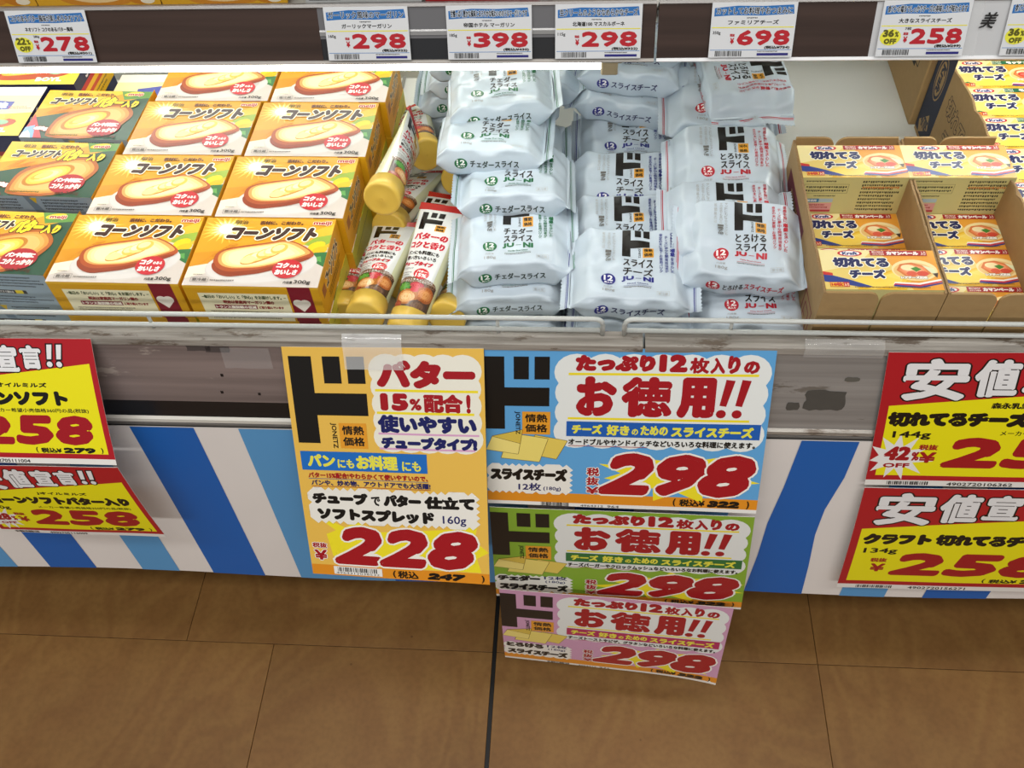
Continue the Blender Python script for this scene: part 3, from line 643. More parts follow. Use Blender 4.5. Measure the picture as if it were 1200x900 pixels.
# --- small shelf tickets on the rail
def ticket(X, w, banner, name, price, tax, gram, off, label, seed):
    a = Art(w, 40); a.part = 'printed_face'; a.rect(0.6, 0.6, w-.6, 39.4, '#dcdfe2')
    a.poly([(2, 4), (w*.3, 2.4), (w*.6, 2.8), (w-3, 2), (w-2, 8.5), (w*.6, 9.6), (w*.25, 9.2), (2, 10)], '#2a6fb5')
    a.text(banner, 3.5, 3.4, w-3.5, 8.6, '#101a2a', .12, '#e3ebf2', .22)
    a.greek(w*.42, 10.4, w*.56, 12, 1, '#333333', seed); a.text(name, w*.2, 12.6, w*.8, 16, BLACK, .12)
    a.rect(1, 17.6, w-1, 18.3, '#e8e23a'); a.rect(1, 34.2, w-1, 34.6, '#3d7fc0')
    x0 = 21 if not off else 24
    for i, ch in enumerate(price):
        d = (w-2-x0)/3.0; a.text(ch, x0+i*d, 19.8, x0+(i+1)*d-1.2, 31.2, '#b8202c', .75)
    a.text(gram, 2 if not off else 19, 18.8 if off else 20.5, 8 if not off else 24, 21 if off else 23.4, BLACK, .06)
    if off:
        a.ell(9, 26, 8, 6, '#e9e545', 16); a.text(off, 3, 20.5, 11.5, 26, '#5c5a1a', .5); a.text('%', 12, 22, 15, 26, '#5c5a1a', .2); a.text('OFF', 4.5, 27, 14, 31, '#5c5a1a', .4)
    a.text('税抜', x0-5.6, 22.5, x0-1.8, 24.6, '#b8202c', .1); a.text('¥', x0-5, 25.5, x0-2, 30, '#b8202c', .25)
    a.text('(税込¥'+tax+')', w*.66, 31.4, w-2.5, 34, BLACK, .14)
    a.bars(5, 35, 26, 39, '#202020', seed); a.greek(w*.58, 34.9, w*.9, 36.2, 1, '#444444', seed+3); a.rect(w*.58, 36.8, w-3, 38.6, '#2c2a7a')
    t = thing('shelf_ticket', label, 'price tag', (X, 0.6588, 0.7885), group='shelf tickets on the rail')
    dy, dz = 0.0145, 0.0385; L = math.hypot(dy, dz); ny, nz = -dz/L, dy/L
    def f(x, y, l):
        v = 1-y/40.0
        return np.stack([x/1000-w/2000, dy*v+ny*(l+0.0006), dz*v+nz*(l+0.0006)], 1)
    bm = bmesh.new(); v = [bm.verts.new(f(np.array([x]), np.array([y]), np.array([l]))[0]) for l in (0.0, -0.0003) for x, y in ((0, 0), (w, 0), (w, 40), (0, 40))]
    for q in ((0, 1, 2, 3), (7, 6, 5, 4), (0, 4, 5, 1), (1, 5, 6, 2), (2, 6, 7, 3), (3, 7, 4, 0)): bm.faces.new([v[i] for i in q])
    bm_obj('card', bm, mat('#dcdfe2', 0.35, name='ticket_card'), t); a.bake(lambda x, y, l: f(x, y, l+0.00005), t, 0.35)
    return t
ticket(-0.4375, 68, 'コクのあるバター風味が楽しめるネオソフト', 'ネオソフト コクのあるバター風味', '278', '301', '280g', '22', 'white shelf ticket reading 278 at the far left of the rail', 1)
ticket(-0.1730, 68, 'ガーリック風味のマーガリン', 'ガーリックマーガリン', '298', '322', '160g', '', 'white shelf ticket reading 298 for garlic margarine, weight 160g', 2)
ticket(-0.0745, 68, '甘酸っぱく豊かな風味とまろやかな味わいのホテルマーガリンです', '帝国ホテル マーガリン', '398', '430', '185g', '', 'white shelf ticket reading 398 in the middle of the grey rail', 3)
ticket(0.0120, 68, '生クリームのようななめらかなチーズ', '北海道100 マスカルポーネ', '298', '322', '115g', '', 'white shelf ticket reading 298 beside the end of the lamp', 4)
ticket(0.1320, 65, 'カットしてお料理やおつまみに', 'ファミリアチーズ', '698', '754', '350g', '', 'white shelf ticket reading 698 on the brown rail', 5)
ticket(0.2620, 66, '食パンの端までしっかりチーズの美味しさが味わえます', '大きなスライスチーズ', '258', '299', '7枚', '36', 'white shelf ticket reading 258 with dirty clear tape over it', 6)
ticket(0.3560, 66, '食パンの端までしっかりチーズの美味しさが味わえます', '大きなとろけるスライスチーズ', '258', '299', '7枚', '36', 'white shelf ticket reading 258 at the right photo edge', 7)
# ------------------------------------------------------------------ cartons of margarine and cheese
def carton(name, w, d, h, side, top, label, cat, group, arts, top_m=None, bev=0.0006):
    """empty at the base centre; carton > printed faces. arts: dict face -> Art"""
    t = thing(name, label, cat, (0, 0, -5), group=group)
    bm = bmesh.new(); add_box(bm, -w/2, w/2, -d/2, d/2, 0, h, bev, 0, 1); bm_obj('carton', bm, mat(side, 0.35, name='carton_board'), t)
    e = 0.00005
    F = {'top': lambda x, y, l: np.stack([x/1000-w/2, d/2-y/1000, h+l+e], 1),
         'front': lambda x, y, l: np.stack([x/1000-w/2, -d/2-l-e, h-y/1000], 1),
         'right': lambda x, y, l: np.stack([w/2+l+e, -d/2+x/1000, h-y/1000], 1),
         'left': lambda x, y, l: np.stack([-w/2-l-e, d/2-x/1000, h-y/1000], 1)}
    for k, a in arts.items():
        for it in range(len(a.items)):
            q = a.items[it]; a.items[it] = ('printed_'+k,)+q[1:]
        a.bake(F[k], t, 0.3 if k == 'top' else 0.4, spec=0.4)
    return t
def bread(a, cx, cy, k, crust='#a4491c', crumb='#efce86', butter='#f2c75a', tone=('#f6dd9c', '#f9e6ae')):
    """half loaf slice lying on its side, butter spread on it"""
    P = lambda pts: smooth([(cx+x*k, cy+y*k) for x, y in pts])
    a.poly(P([(-46, 0), (-44, -10), (-30, -17), (5, -24), (26, -30), (55, -12), (54, -2), (10, 18), (-10, 22), (-28, 25), (-42, 17)]), crust)
    a.poly(P([(-44, 4), (-40, 12), (-28, 18), (-10, 16), (10, 12), (50, -6), (54, -2), (10, 18), (-10, 22), (-28, 25), (-42, 17), (-46, 8)]), '#8a3412')
    a.grad(P([(-42, -2), (-40, -10), (-28, -15), (5, -22), (26, -28), (52, -12), (48, -7), (8, 10), (-8, 12), (-26, 13), (-38, 8)]), ['#d99b50', crumb, tone[0], tone[1]], 0.72)
    a.poly(P([(-18, 3), (-14, -6), (2, -13), (18, -19), (24, -16), (20, -8), (8, 0), (-6, 7), (-16, 8)]), '#c98a34')
    for i in range(5):
        a.ell(cx+(-8+i*6.5)*k, cy+(-1-i*3.6)*k, 9*k, 6.5*k, ('#e9b951', '#f3d27e')[i % 2], 18, -0.5)
        a.ell(cx+(-9+i*6.5)*k, cy+(-2-i*3.6)*k, 6.5*k, 4*k, ('#f7e0a0', '#f9e9b8')[i % 2], 16, -0.5)
    a.ell(cx-10*k, cy+1*k, 8*k, 5*k, '#f6dc94', 18, -0.3)
def wheat(a, x0, y0, w, h, col, seed=1):
    r = random.Random(seed)
    for s in range(3):
        bx, by = x0+w*(0.08+0.1*s), y0+h*(1.0-0.1*s); ex, ey = x0+w*(0.45+0.27*s), y0+h*(0.12+0.16*s)
        a.line([(bx, by), ((bx+ex)/2, (by+ey)/2-h*.08), (ex, ey)], .5, col)
        for i in range(6):
            u = 0.35+0.11*i; x, y = bx+(ex-bx)*u, by+(ey-by)*u
            for q in (-1, 1): a.line([(x, y), (x+w*.07+q*w*.02, y-h*.06+q*h*.07), (x+w*.15, y-h*.07+q*h*.02), (x, y)], .35, col)
def corn_top():
    a = Art(131, 93); a.rect(0, 0, 131, 93, '#cd8a12')
    a.poly([(0, 0), (131, 0), (131, 14), (90, 38), (0, 50)], '#d59716')
    a.star(24, 16, 26, 20, 22, '#e6bb48', .55, 3, .15); a.star(24, 16, 16, 13, 18, '#f9e9a8', .6, 4, .1); a.ell(24, 16, 8, 7, '#fcf6da')
    a.poly([(0, 69), (26, 62), (60, 46), (112, 34), (131, 30), (131, 93), (0, 93)], '#c8beb6')
    a.poly([(84, 34), (131, 6), (131, 40), (112, 38)], '#e9b12c')
    a.poly([(0, 69), (26, 62), (60, 46), (60, 52), (26, 74), (0, 84)], '#ecdcc4')
    a.poly([(106, 36), (116, 26), (131, 22), (131, 34), (120, 42)], '#8fa83a'); a.ell(119, 38, 9, 5.5, '#f0c418', 16, -.5); a.ell(123, 44, 8, 5, '#e6b010', 16, -.4)
    a.poly([(110, 50), (120, 47), (131, 46), (131, 66), (121, 60)], '#2c6a36'); a.poly([(115, 54), (126, 52), (128, 60)], '#5a9a4a')
    a.ell(70, 65, 54, 25, '#c9c2bc', 36, -.12); a.ell(70, 64, 53, 24, '#cfcac6', 36, -.12); a.ell(70, 64, 44, 18, '#c6bfb9', 30, -.12); a.ell(70, 65, 43, 17, '#ccc8c4', 30, -.12)
    wheat(a, 6, 34, 62, 30, '#c97a14')
    bread(a, 66, 58, 0.97)
    a.text('明治', 31, 4, 44, 10, '#4a3a1a', .1); a.text('素材に、こだわり。', 56, 4.5, 100, 10, '#5a2a10', .35); a.text('meiji', 110, 4, 128, 10.5, '#a81e2a', .45, '#f2e6cc', .5)
    a.text('コーンソフト', 28, 12.5, 117, 31.5, '#33140c', 1.7, '#f4ead2', 1.3, slant=.28, rise=-1)
    a.ell(97, 70, 14.5, 12.5, '#bb1f2b', 26); a.text('コク', 86, 62, 98, 69, '#f4efe8', .5, slant=.1); a.text('のある', 99, 64.5, 108, 68.5, '#f4efe8', .15); a.text('おいしさ', 86, 71, 107.5, 78, '#f4efe8', .45, slant=.1)
    a.frame(7, 83, 24, 89, .35, '#77706a'); a.text('要冷蔵', 8.5, 84, 22.5, 88, '#5a534e', .1); a.greek(8, 78.5, 20, 80.5, 1, '#77706a'); a.greek(26, 85, 56, 88.5, 1, '#77706a', 3)
    a.text('内容量', 97, 86, 106, 89.5, '#3a332e', .1); a.text('300g', 107, 84.5, 123, 90.5, '#2a2420', .15)
    return a
def corn_front():
    a = Art(131, 48); a.rect(0, 0, 131, 48, '#cf9a16'); a.rect(0, 0, 131, 3, '#dfae2c'); a.rect(12, 10, 99, 48, '#e6e0c0')
    a.rect(101, 0, 123, 48, '#7d1326'); a.ell(107.6, 22, 5, 5, '#ece6dc', 16); a.ell(114.6, 22, 5, 5, '#ece6dc', 16); a.poly([(102.8, 24), (119.4, 24), (111.1, 34)], '#ece6dc')
    a.text('−毎日の「おいしい」と「安心」をお届けします。−', 15, 12.5, 97, 17.5, '#3c4a1e', .22); a.text('明治は家庭用マーガリン類の', 34, 19.5, 84, 24.5, '#8a1c1c', .25)
    a.rect(24, 26, 66, 31.5, '#7d1326'); a.text('トランス脂肪酸の低減', 25, 27, 65, 31, '#ece6dc', .2); a.text('に取り組んでいます', 67.5, 27, 92, 31, '#8a1c1c', .2)
    a.greek(18, 34, 94, 46, 4, '#7a7460', 4)
    return a
def corn_side(col='#d99a18', text=True):
    a = Art(93, 48); a.rect(0, 0, 93, 48, col)
    if text:
        a.rect(0, 0, 93, 2, '#e9b33a'); a.text('コーンソフト', 24, 9, 78, 25, '#33140c', .8, '#efe2c2', .8, slant=.2); a.rect(8, 12, 19, 24, '#9a5a30'); a.greek(24, 30, 78, 40, 3, '#5a3a12', 2)
    else: a.greek(12, 14, 84, 18, 1, '#8a8434', 2, .6)
    return a
BW, BD, BH = 0.131, 0.093, 0.048
G1 = 'yellow corn margarine boxes'
proto = carton('margarine_box', BW, BD, BH, '#d99a18', None, '', 'box', G1, {'top': corn_top(), 'front': corn_front(), 'right': corn_side(), 'left': corn_side('#d99a18', False)})
protoL = carton('margarine_box', BW, BD, BH, '#d2c53c', None, '', 'box', G1, {'top': corn_top(), 'front': corn_front(), 'right': corn_side('#d6cb42', False)})
used = set()
def put(p, x, y, z, yaw=0, label='', pitch=0, roll=0, group=None):
    r = (math.radians(pitch), math.radians(roll), math.radians(yaw))
    if p.name not in used:
        used.add(p.name); p.location = (x, y, z); p.rotation_euler = r; p['label'] = label
        if group: p['group'] = group
        return p
    return dup(p, (x, y, z), r, label, group)
rows = ('front', 'second', 'third', 'rearmost')
for c, (X, cn) in enumerate(((-0.4425, 'left'), (-0.3075, 'right'))):
    for r in range(4):
        jit = ((0.0, 0.003, 0.001, 0.004), (0.002, -0.001, 0.0015, 0.004))[c][r]
        y = 0.6305+r*0.0945
        if c == 1: y -= 0.003
        zb = ZD
        put(protoL, X+r*0.0078+0.0005, y+0.001, zb, -0.6, 'yellow corn margarine box at the bottom of the %s row, %s column' % (rows[r], cn))
        put(proto, X+r*0.0078, y, zb+BH+0.0002, (-0.8, -0.8, -0.6, -0.5)[r],
            'yellow corn margarine box on top of the %s row, %s column' % (rows[r], cn))
# butter blend boxes (green)
def butter_top():
    a = Art(125, 88); a.rect(0, 0, 125, 88, '#234a36'); a.poly([(0, 0), (125, 0), (125, 8), (62, 34), (0, 52)], '#d89618'); a.poly([(0, 0), (100, 0), (60, 22), (0, 36)], '#efb82a')
    a.poly([(88, 0), (125, 0), (125, 12), (96, 16)], '#5a8a3a'); a.ell(104, 5, 11, 4, '#f0c418', 14, -.2)
    wheat(a, 4, 28, 46, 22, '#c97a14', 2)
    a.poly(smooth([(26, 76), (30, 46), (60, 32), (100, 22), (118, 40), (114, 56), (92, 88), (30, 88)]), '#a85a22'); a.grad(smooth([(30, 74), (34, 50), (62, 36), (98, 26), (114, 42), (108, 56), (88, 84), (34, 84)]), ['#d98c3a', '#e0a050', '#e6b066'], .8)
    a.grad(smooth([(38, 66), (44, 50), (62, 40), (84, 36), (92, 44), (84, 58), (66, 70), (46, 74)]), ['#b8761c', '#eab93a', '#f2cb55', '#f6da7c', '#f9e6a0'], .4)
    a.ell(58, 56, 12, 5, '#e3a92c', 16, -.5); a.ell(60, 55, 10, 4, '#f6d870', 16, -.5)
    a.text('明治', 18, 5, 32, 11, '#3a2a12', .1); a.text('素材に、こだわり。', 38, 5, 84, 11, '#6a2a10', .35); a.text('meiji', 98, 4, 116, 10, '#a81e2a', .45, '#f2e6cc', .5)
    a.text('コーンソフト', 12, 14, 66, 27, '#33140c', 1.1, '#f4ead2', .9, slant=.28); a.text('バター', 66, 12, 98, 32, '#f2d21e', 1.4, '#4a2a0e', 1.0, slant=.3); a.text('入り', 98, 18, 116, 31, '#f2d21e', .8, '#4a2a0e', .9, slant=.2)
    a.ell(91, 68, 19, 15, '#a81e2a', 26, -.1); a.text('パンや料理に', 76, 59, 106, 66, '#f4efe8', .45, slant=.15); a.text('コクしっかり!', 75, 68, 107, 76, '#f4efe8', .45, slant=.15)
    a.poly([(-20, 88), (2, 46), (26, 88)], '#c23a44'); a.poly([(0, 88), (0, 70), (10, 66), (16, 88)], '#7fa8d8'); a.poly([(0, 88), (0, 80), (5, 75), (9, 80), (13, 88)], '#e4e6ea')
    a.text('450g', 10, 68, 27, 76, '#f4efe8', .7, '#b81e2a', .6); a.greek(30, 80, 70, 84, 1, '#6a6a24', 5); a.text('内容量', 84, 81, 93, 85, '#4a2a12', .1); a.text('280g', 95, 80, 110, 86, '#4a2a12', .15)
    return a
def butter_front():
    a = Art(125, 44); a.rect(0, 0, 125, 44, '#8fa0ae'); a.poly([(50, 0), (58, 0), (66, 22), (56, 22)], '#6a7c8c'); a.poly([(56, 2), (64, 2), (61, 10)], '#c8a824')
    a.greek(4, 3, 50, 19, 4, '#2e3438', 7); a.greek(68, 3, 120, 19, 4, '#2e3438', 8)
    a.rect(12, 23, 96, 28, '#2a2426'); a.text('冷蔵庫から出してすぐ塗れる', 50, 24, 82, 27.5, '#d8d8d8', .1); a.rect(84, 23, 92, 28, '#d8c22c'); a.greek(4, 31, 120, 42, 3, '#3a4248', 9)
    return a
G2 = 'green butter blend margarine boxes'
pb = carton('margarine_box', 0.125, 0.088, 0.044, '#c98f1a', None, '', 'box', G2, {'top': butter_top(), 'front': butter_front(), 'right': corn_side('#d99a18', True)})
for X, Y, Z, yaw, lb in ((-0.5805, 0.647, ZD+0.0443, -2.5, 'green butter blend margarine box at the front, upper one of its stack'),
                         (-0.5815, 0.647, ZD, -1.5, 'green butter blend margarine box at the front, under another'),
                         (-0.5665, 0.752, ZD+0.0503, -2, 'green butter blend margarine box in the second row, behind the front stack'),
                         (-0.5665, 0.752, ZD, -2, 'green butter blend margarine box hidden under the second row'),
                         (-0.5580, 0.846, ZD+0.0503, -2, 'green butter blend margarine box farthest back, washed out by the lamp'),
                         (-0.5580, 0.846, ZD, -2, 'green butter blend margarine box hidden under the rear row')):
    put(pb, X, Y, Z, yaw, lb)
# blue and yellow boxes at the far left
def blue_top():
    a = Art(128, 90); a.rect(0, 0, 128, 90, '#f1e6b0'); a.rect(0, 0, 128, 16, '#f6f2e0'); a.poly([(0, 60), (128, 48), (128, 90), (0, 90)], '#efcf3c')
    a.poly([(30, 30), (60, 24), (100, 28), (98, 42), (60, 46), (32, 42)], '#5a62b0'); a.text('風味', 66, 29, 94, 41, '#f4f4f6', 1.2)
    a.greek(96, 36, 124, 42, 2, '#c04a5a', 3); a.poly(smooth([(10, 74), (60, 60), (118, 58), (112, 76), (40, 84)]), '#b4451c'); a.grad(smooth([(30, 66), (60, 52), (104, 50), (110, 60), (70, 70), (34, 74)]), ['#e0b23a', '#eec95c', '#f6de8a'], .6)
    for i in range(4): a.ell(54+i*12, 61-i*1.5, 9, 4.5, ('#f3d878', '#e6c04e')[i % 2], 14, -.3)
    a.ell(98, 66, 9, 4.5, '#8fb890', 14); a.text('BOYL', 78, 76, 110, 84, '#f0f0ec', .7, '#4a8a5a', .5)
    return a
def blue_front():
    a = Art(128, 48); a.rect(0, 0, 128, 22, '#1a2148'); a.rect(0, 22, 128, 28, '#8a1c2c'); a.rect(0, 28, 128, 48, '#c8b42a'); a.greek(6, 32, 120, 46, 3, '#3a5a24', 4); return a
def blue_side():
    a = Art(90, 48); a.rect(0, 0, 90, 48, '#e2b41c'); a.rect(0, 0, 90, 14, '#1a2148'); a.rect(0, 14, 90, 20, '#b8202c'); a.text('Soft', 30, 2, 60, 12, '#e8e8ee', .6); a.rect(20, 26, 70, 31, '#c8402a'); a.greek(16, 34, 80, 44, 2, '#5a4a12', 5); return a
pl_ = carton('margarine_box', 0.128, 0.090, 0.048, '#1a2148', None, '', 'box', 'blue and yellow margarine boxes', {'top': blue_top(), 'front': blue_front(), 'right': blue_side()})
for x, y, z, yaw, lb in ((-0.6870, 0.851, ZD+.048, 0, 'blue and yellow margarine box at the left photo edge, upper one'), (-0.6870, 0.851, ZD, 0, 'blue and yellow margarine box at the left photo edge, lower one'),
                         (-0.657, 0.946, ZD+.048, 0, 'blue and yellow margarine box behind, just under the lamp, upper one'), (-0.657, 0.946, ZD, 0, 'blue and yellow margarine box behind, just under the lamp, lower one'),
                         (-0.518, 0.945, ZD+.024, 0, 'blue and yellow margarine box lying low behind the green ones')):
    put(pl_, x, y, z if 'lying' not in lb else ZD, yaw, lb)
# ------------------------------------------------------------------ cheese boxes and their trays
def cheese_top(green=False):
    a = Art(97, 47); a.rect(0, 0, 97, 47, '#e8ce74'); a.poly([(50, 0), (97, 0), (97, 47), (72, 47), (60, 20)], '#e8a13a'); a.poly([(0, 0), (46, 0), (30, 18), (0, 26)], '#efe0a2')
    a.grad([(26, 47), (34, 34), (62, 22), (78, 26), (66, 47)], ['#e8b830', '#f2ca46', '#f7d968'], .6); a.poly([(16, 40), (44, 28), (64, 36), (40, 47)], '#f6d456')
    if green: a.poly([(0, 34), (6, 30), (10, 35), (5, 38)], '#c8342c'); a.poly([(6, 40), (14, 36), (22, 40), (14, 43)], '#1f7a4a')
    else: a.poly([(0, 28), (22, 36), (40, 44), (34, 45), (0, 38)], '#2c3f8a'); a.poly([(0, 26), (8, 28), (8, 31), (0, 30)], '#c8342c')
    a.poly([(58, 38), (78, 39), (97, 34), (97, 36), (78, 41.5), (56, 42)], '#f4f2ee'); a.poly([(58, 39.5), (78, 41), (97, 36), (97, 37.5), (78, 43), (56, 42)], '#c8343c'); a.poly([(58, 41), (78, 43), (97, 38), (97, 39.5), (78, 45), (56, 43)], '#27388a')
    a.ell(77, 24, 19, 12.5, '#f2dca2', 26); a.ell(76, 25, 16.5, 10, '#e8c27c', 24); a.grad([(62, 24), (66, 17), (76, 15), (88, 20), (90, 28), (80, 33), (68, 31)], ['#d9783c', '#e88a58', '#ee9c70', '#f2b088'], .5)
    a.ell(72, 21, 6, 3.5, '#f4e2b0', 14); a.ell(83, 28, 5, 3, '#d8503c', 12); a.ell(74, 28, 4.5, 2.8, '#dd6048', 12); a.poly([(74, 22), (79, 20), (83, 23), (78, 26)], '#4a8a34'); a.poly([(84, 18), (93, 22), (95, 29), (90, 27)], '#e4e8c0'); a.poly([(91, 28), (96, 27), (94, 33)], '#4a3a34')
    if green:
        for cx, cy in ((72, 24), (80, 27), (86, 22)): a.ell(cx, cy, 5.5, 3.8, '#d8342c', 14); a.ell(cx, cy, 3.4, 2.2, '#ec7060', 12)
    a.text('レアチーズ風味', 64, 31, 86, 34.5, '#f4f0e8', .35, '#7a5a2a', .3)
    a.ell(26, 4.4, 10.5, 3.8, '#c8202c', 22); a.ell(26, 4.4, 8.4, 2.8, '#f4f0ec', 22); a.text('Kraft', 19.5, 2.4, 32.5, 6.4, '#27387a', .35)
    a.rect(43 if not green else 46, 0.8, 91 if not green else 97, 7, '#a81e2a' if not green else '#1d6a4a')
    a.text('味わいなめらか', 45, 1.6, 55, 3.6, '#f0e8dc', .08); a.text('コクとうまみ', 45, 4.2, 55, 6.2, '#f0e8dc', .08)
    a.text('カマンベール' if not green else 'モッツァレラ', 57 if not green else 60, 1.8, 84 if not green else 92, 6.2, '#f6f2ee', .45); a.text('入り', 86, 1.6, 90, 6.2, '#f0e8dc', .08) if not green else None
    a.text('切れてる', 10, 9.5, 57, 21.5, '#1c2358', 1.1, '#fbf6e4', .9); a.text('チーズ', 22, 23.5, 52, 34.5, '#1c2358', 1.0, '#fbf6e4', .9)
    a.rect(4, 39, 20, 44.5, '#c8342c'); a.rect(4.6, 39.5, 15, 44, '#f0d23c'); a.text('18枚', 5, 39.6, 14.8, 43.8, '#c8342c', .45); a.text('入り', 15.6, 40, 19.6, 43.8, '#f6e8c8', .1)
    a.greek(24, 43.6, 90, 45.8, 1, '#7a5a1a', 6)
    return a
def cheese_front():
    a = Art(97, 44); a.rect(0, 0, 97, 44, '#c9c284'); a.greek(4, 3, 40, 6, 1, '#3a3a24', 1); a.frame(3, 8, 44, 19, .3, '#4a4a34'); a.greek(5, 9.5, 43, 18, 2, '#3a3a24', 2); a.greek(14, 21, 40, 23.5, 1, '#3a3a24', 3)
    a.rect(4, 25.5, 20, 30, '#3a7aa8'); a.rect(20, 25.5, 33, 30, '#a8bcc4'); a.rect(4, 31, 33, 42, '#d89a94'); a.greek(5, 32, 32, 38, 2, '#a83a3a', 4); a.rect(4, 39.5, 33, 42, '#b8343c'); a.text('品質保持', 6, 26.5, 18, 29.3, '#e4ecee', .1)
    a.greek(56, 3, 92, 41, 9, '#3a3a24', 5, .95); a.greek(57, 10, 92, 14, 1, '#c8742c', 6)
    return a
KW, KD, KH = 0.097, 0.047, 0.044
G3 = 'sliceable cheese boxes with red banner in the trays'
pk = carton('cheese_box', KW, KD, KH, '#d8a83e', None, '', 'box', G3, {'top': cheese_top(), 'front': cheese_front()})
pg = carton('cheese_box', KW, KD, KH, '#dcd8c0', None, '', 'box', 'sliceable cheese boxes with green banner', {'top': cheese_top(True), 'front': cheese_front()}); pg.scale = (1.07, 1.07, 1.07)
def board_wall(t, name, pts_xy_z, th, m=None):
    pass
def ragged(y0, y1, z0, z1, n, amp, seed):
    r = random.Random(seed); return [(y0+(y1-y0)*i/n, z0+(z1-z0)*i/n+r.uniform(-amp, amp)) for i in range(n+1)]
def tray(x0, x1, y0, y1, ht, label, left=0.0006, right=0.0006, front=True, back=True, zl=None, zr=None):
    t = thing('cardboard_tray', label, 'tray', ((x0+x1)/2, (y0+y1)/2, ZD), group='cardboard trays of cheese boxes')
    cx, cy = (x0+x1)/2, (y0+y1)/2; th = 0.0024; w, d = x1-x0, y1-y0
    boxo('tray_floor', -w/2+th, w/2-th, -d/2+th, d/2-th, 0.0, 0.002, M_CARD, t)
    for s, amp, zz in ((-1, left, zl), (1, right, zr)):
        xa, xb = (-w/2, -w/2+th) if s < 0 else (w/2-th, w/2)
        za, zb = zz or (ht, ht)
        top = ragged(-d/2, d/2, za, zb, 26, amp, int(x0*1000)+s)
        bm = bmesh.new(); add_prism(bm, [(-d/2, 0)]+[(a, b-0.0012) for a, b in top]+[(d/2, 0)], xa, xb); bm_obj('side_wall', bm, M_CARD, t)
        bm = bmesh.new()
        for (a, b), (c, e) in zip(top, top[1:]): add_prism(bm, [(a, b-0.0012), (c, e-0.0012), (c, e), (a, b)], xa+0.0002, xb-0.0002)
        bm_obj('corrugated_edge', bm, M_CARDEDGE, t)
    def panel(name, ya, yb, hh, gap):
        o = []
        for sx, (xa, xb) in ((-1, (-w/2+th, gap-0.001)), (1, (gap+0.001, w/2-th))):
            r = 0.010; inner = xb if sx < 0 else xa
            pts = [(xa, 0), (xb, 0)]
            if sx < 0: pts += [(xb, hh-r)]+[(xb-r+r*math.cos(q), hh-r+r*math.sin(q)) for q in (.3, .6, .9, 1.2, 1.57)]+[(xa, hh)]
            else: pts += [(xb, hh)]+[(xa+r-r*math.cos(q), hh-r+r*math.sin(q)) for q in (1.57, 1.2, .9, .6, .3)]+[(xa, hh-r)]
            bm = bmesh.new(); A = [bm.verts.new((x, ya, z)) for x, z in pts]; B = [bm.verts.new((x, yb, z)) for x, z in pts]; n = len(pts)
            bm.faces.new(A); bm.faces.new(B[::-1])
            for i in range(n): bm.faces.new([A[i], B[i], B[(i+1) % n], A[(i+1) % n]])
            bm_obj(name, bm, M_CARD, t)
    if front: panel('front_flap', -d/2, -d/2+th, ht-0.001, -w*0.02)
    if back: panel('rear_flap', d/2-th, d/2, ht+0.004, -w*0.1)
    a = Art(d*1000, ht*1000)
    a.rect(12, 40, 44, 84, '#8a3a3a'); a.rect(14, 42, 42, 82, '#a98a5c'); a.frame(20, 50, 36, 74, 2, '#8a3a3a'); a.line([(28, 62), (36, 62)], 2, '#8a3a3a')
    a.rect(95, 20, 185, 100, '#6a2430'); a.greek(100, 26, 180, 94, 5, '#a98a5c', 3)
    a.items = [('printed_emblem' if q[3][:, 0].max() < 60 else 'printed_block',)+q[1:] for q in a.items]
    a.bake(lambda x, y, l: np.stack([-w/2-l-0.00005, -d/2+x/1000, ht-y/1000], 1), t, 0.7)
    return t
TX0, TX1, TY0, TY1, TH = 0.2060, 0.3078, 0.5455, 0.7475, 0.134
trayA = tray(TX0, TX1-0.0004, TY0, TY1, TH, 'cardboard tray of cheese boxes beside the red pouches')
trayB = tray(TX1+0.0004, 0.3985, TY0, TY1, TH, 'middle cardboard tray of cheese boxes, between the left tray and the far one', 0.0012, 0.002, zr=(0.142, 0.130))
def fill(t, x, pat, nm):
    for i in range(4):
        y = TY0+0.0026+KD/2+i*(KD+0.0006)
        for L in range(3):
            if L < pat[i]:
                top = L == pat[i]-1
                lab = 'red banner cheese box in the %s, %s, layer %s' % (nm, ('front row', 'second row', 'third row', 'back row')[i], ('one', 'two', 'three')[L])
                yaw = 0
                put(pk, x, y, ZD+0.0024+L*(KH+0.0003), yaw, lab)
fill(trayA, (TX0+TX1)/2-0.0002, (3, 2, 2, 3), 'left tray')
fill(trayB, (TX1+0.3985)/2+0.0004-0.0002, (2, 2, 2, 3), 'middle tray')
# ------------------------------------------------------------------ far right: tall torn carton with green banner boxes, and a shipping carton behind
CX0 = 0.3995
trayC = thing('torn_carton', 'torn brown shipping carton with a navy band, holding green banner cheese boxes', 'carton', (CX0+0.058, 0.775, ZD))
def wallC(name, ya, yb, za, zb, xa, xb, seed):
    top = ragged(ya-0.775, yb-0.775, za, zb, 24, 0.0022, seed)
    bm = bmesh.new(); add_prism(bm, [(ya-0.775, 0)]+top+[(yb-0.775, 0)], xa, xb); bm_obj(name, bm, M_CARD, trayC)
    bm = bmesh.new(); x_ = -0.0002
    for (a, b), (c, e) in zip(top, top[1:]): add_prism(bm, [(a, b), (c, e), (c, e+0.0012), (a, b+0.0012)], xa+0.0002, xb-0.0002)
    bm_obj('torn_edge', bm, M_CARDEDGE, trayC)
wallC('side_wall', 0.605, 0.944, 0.134, 0.108, -0.058, -0.0554, 11); wallC('side_wall', 0.605, 0.944, 0.13, 0.13, 0.0554, 0.058, 12)
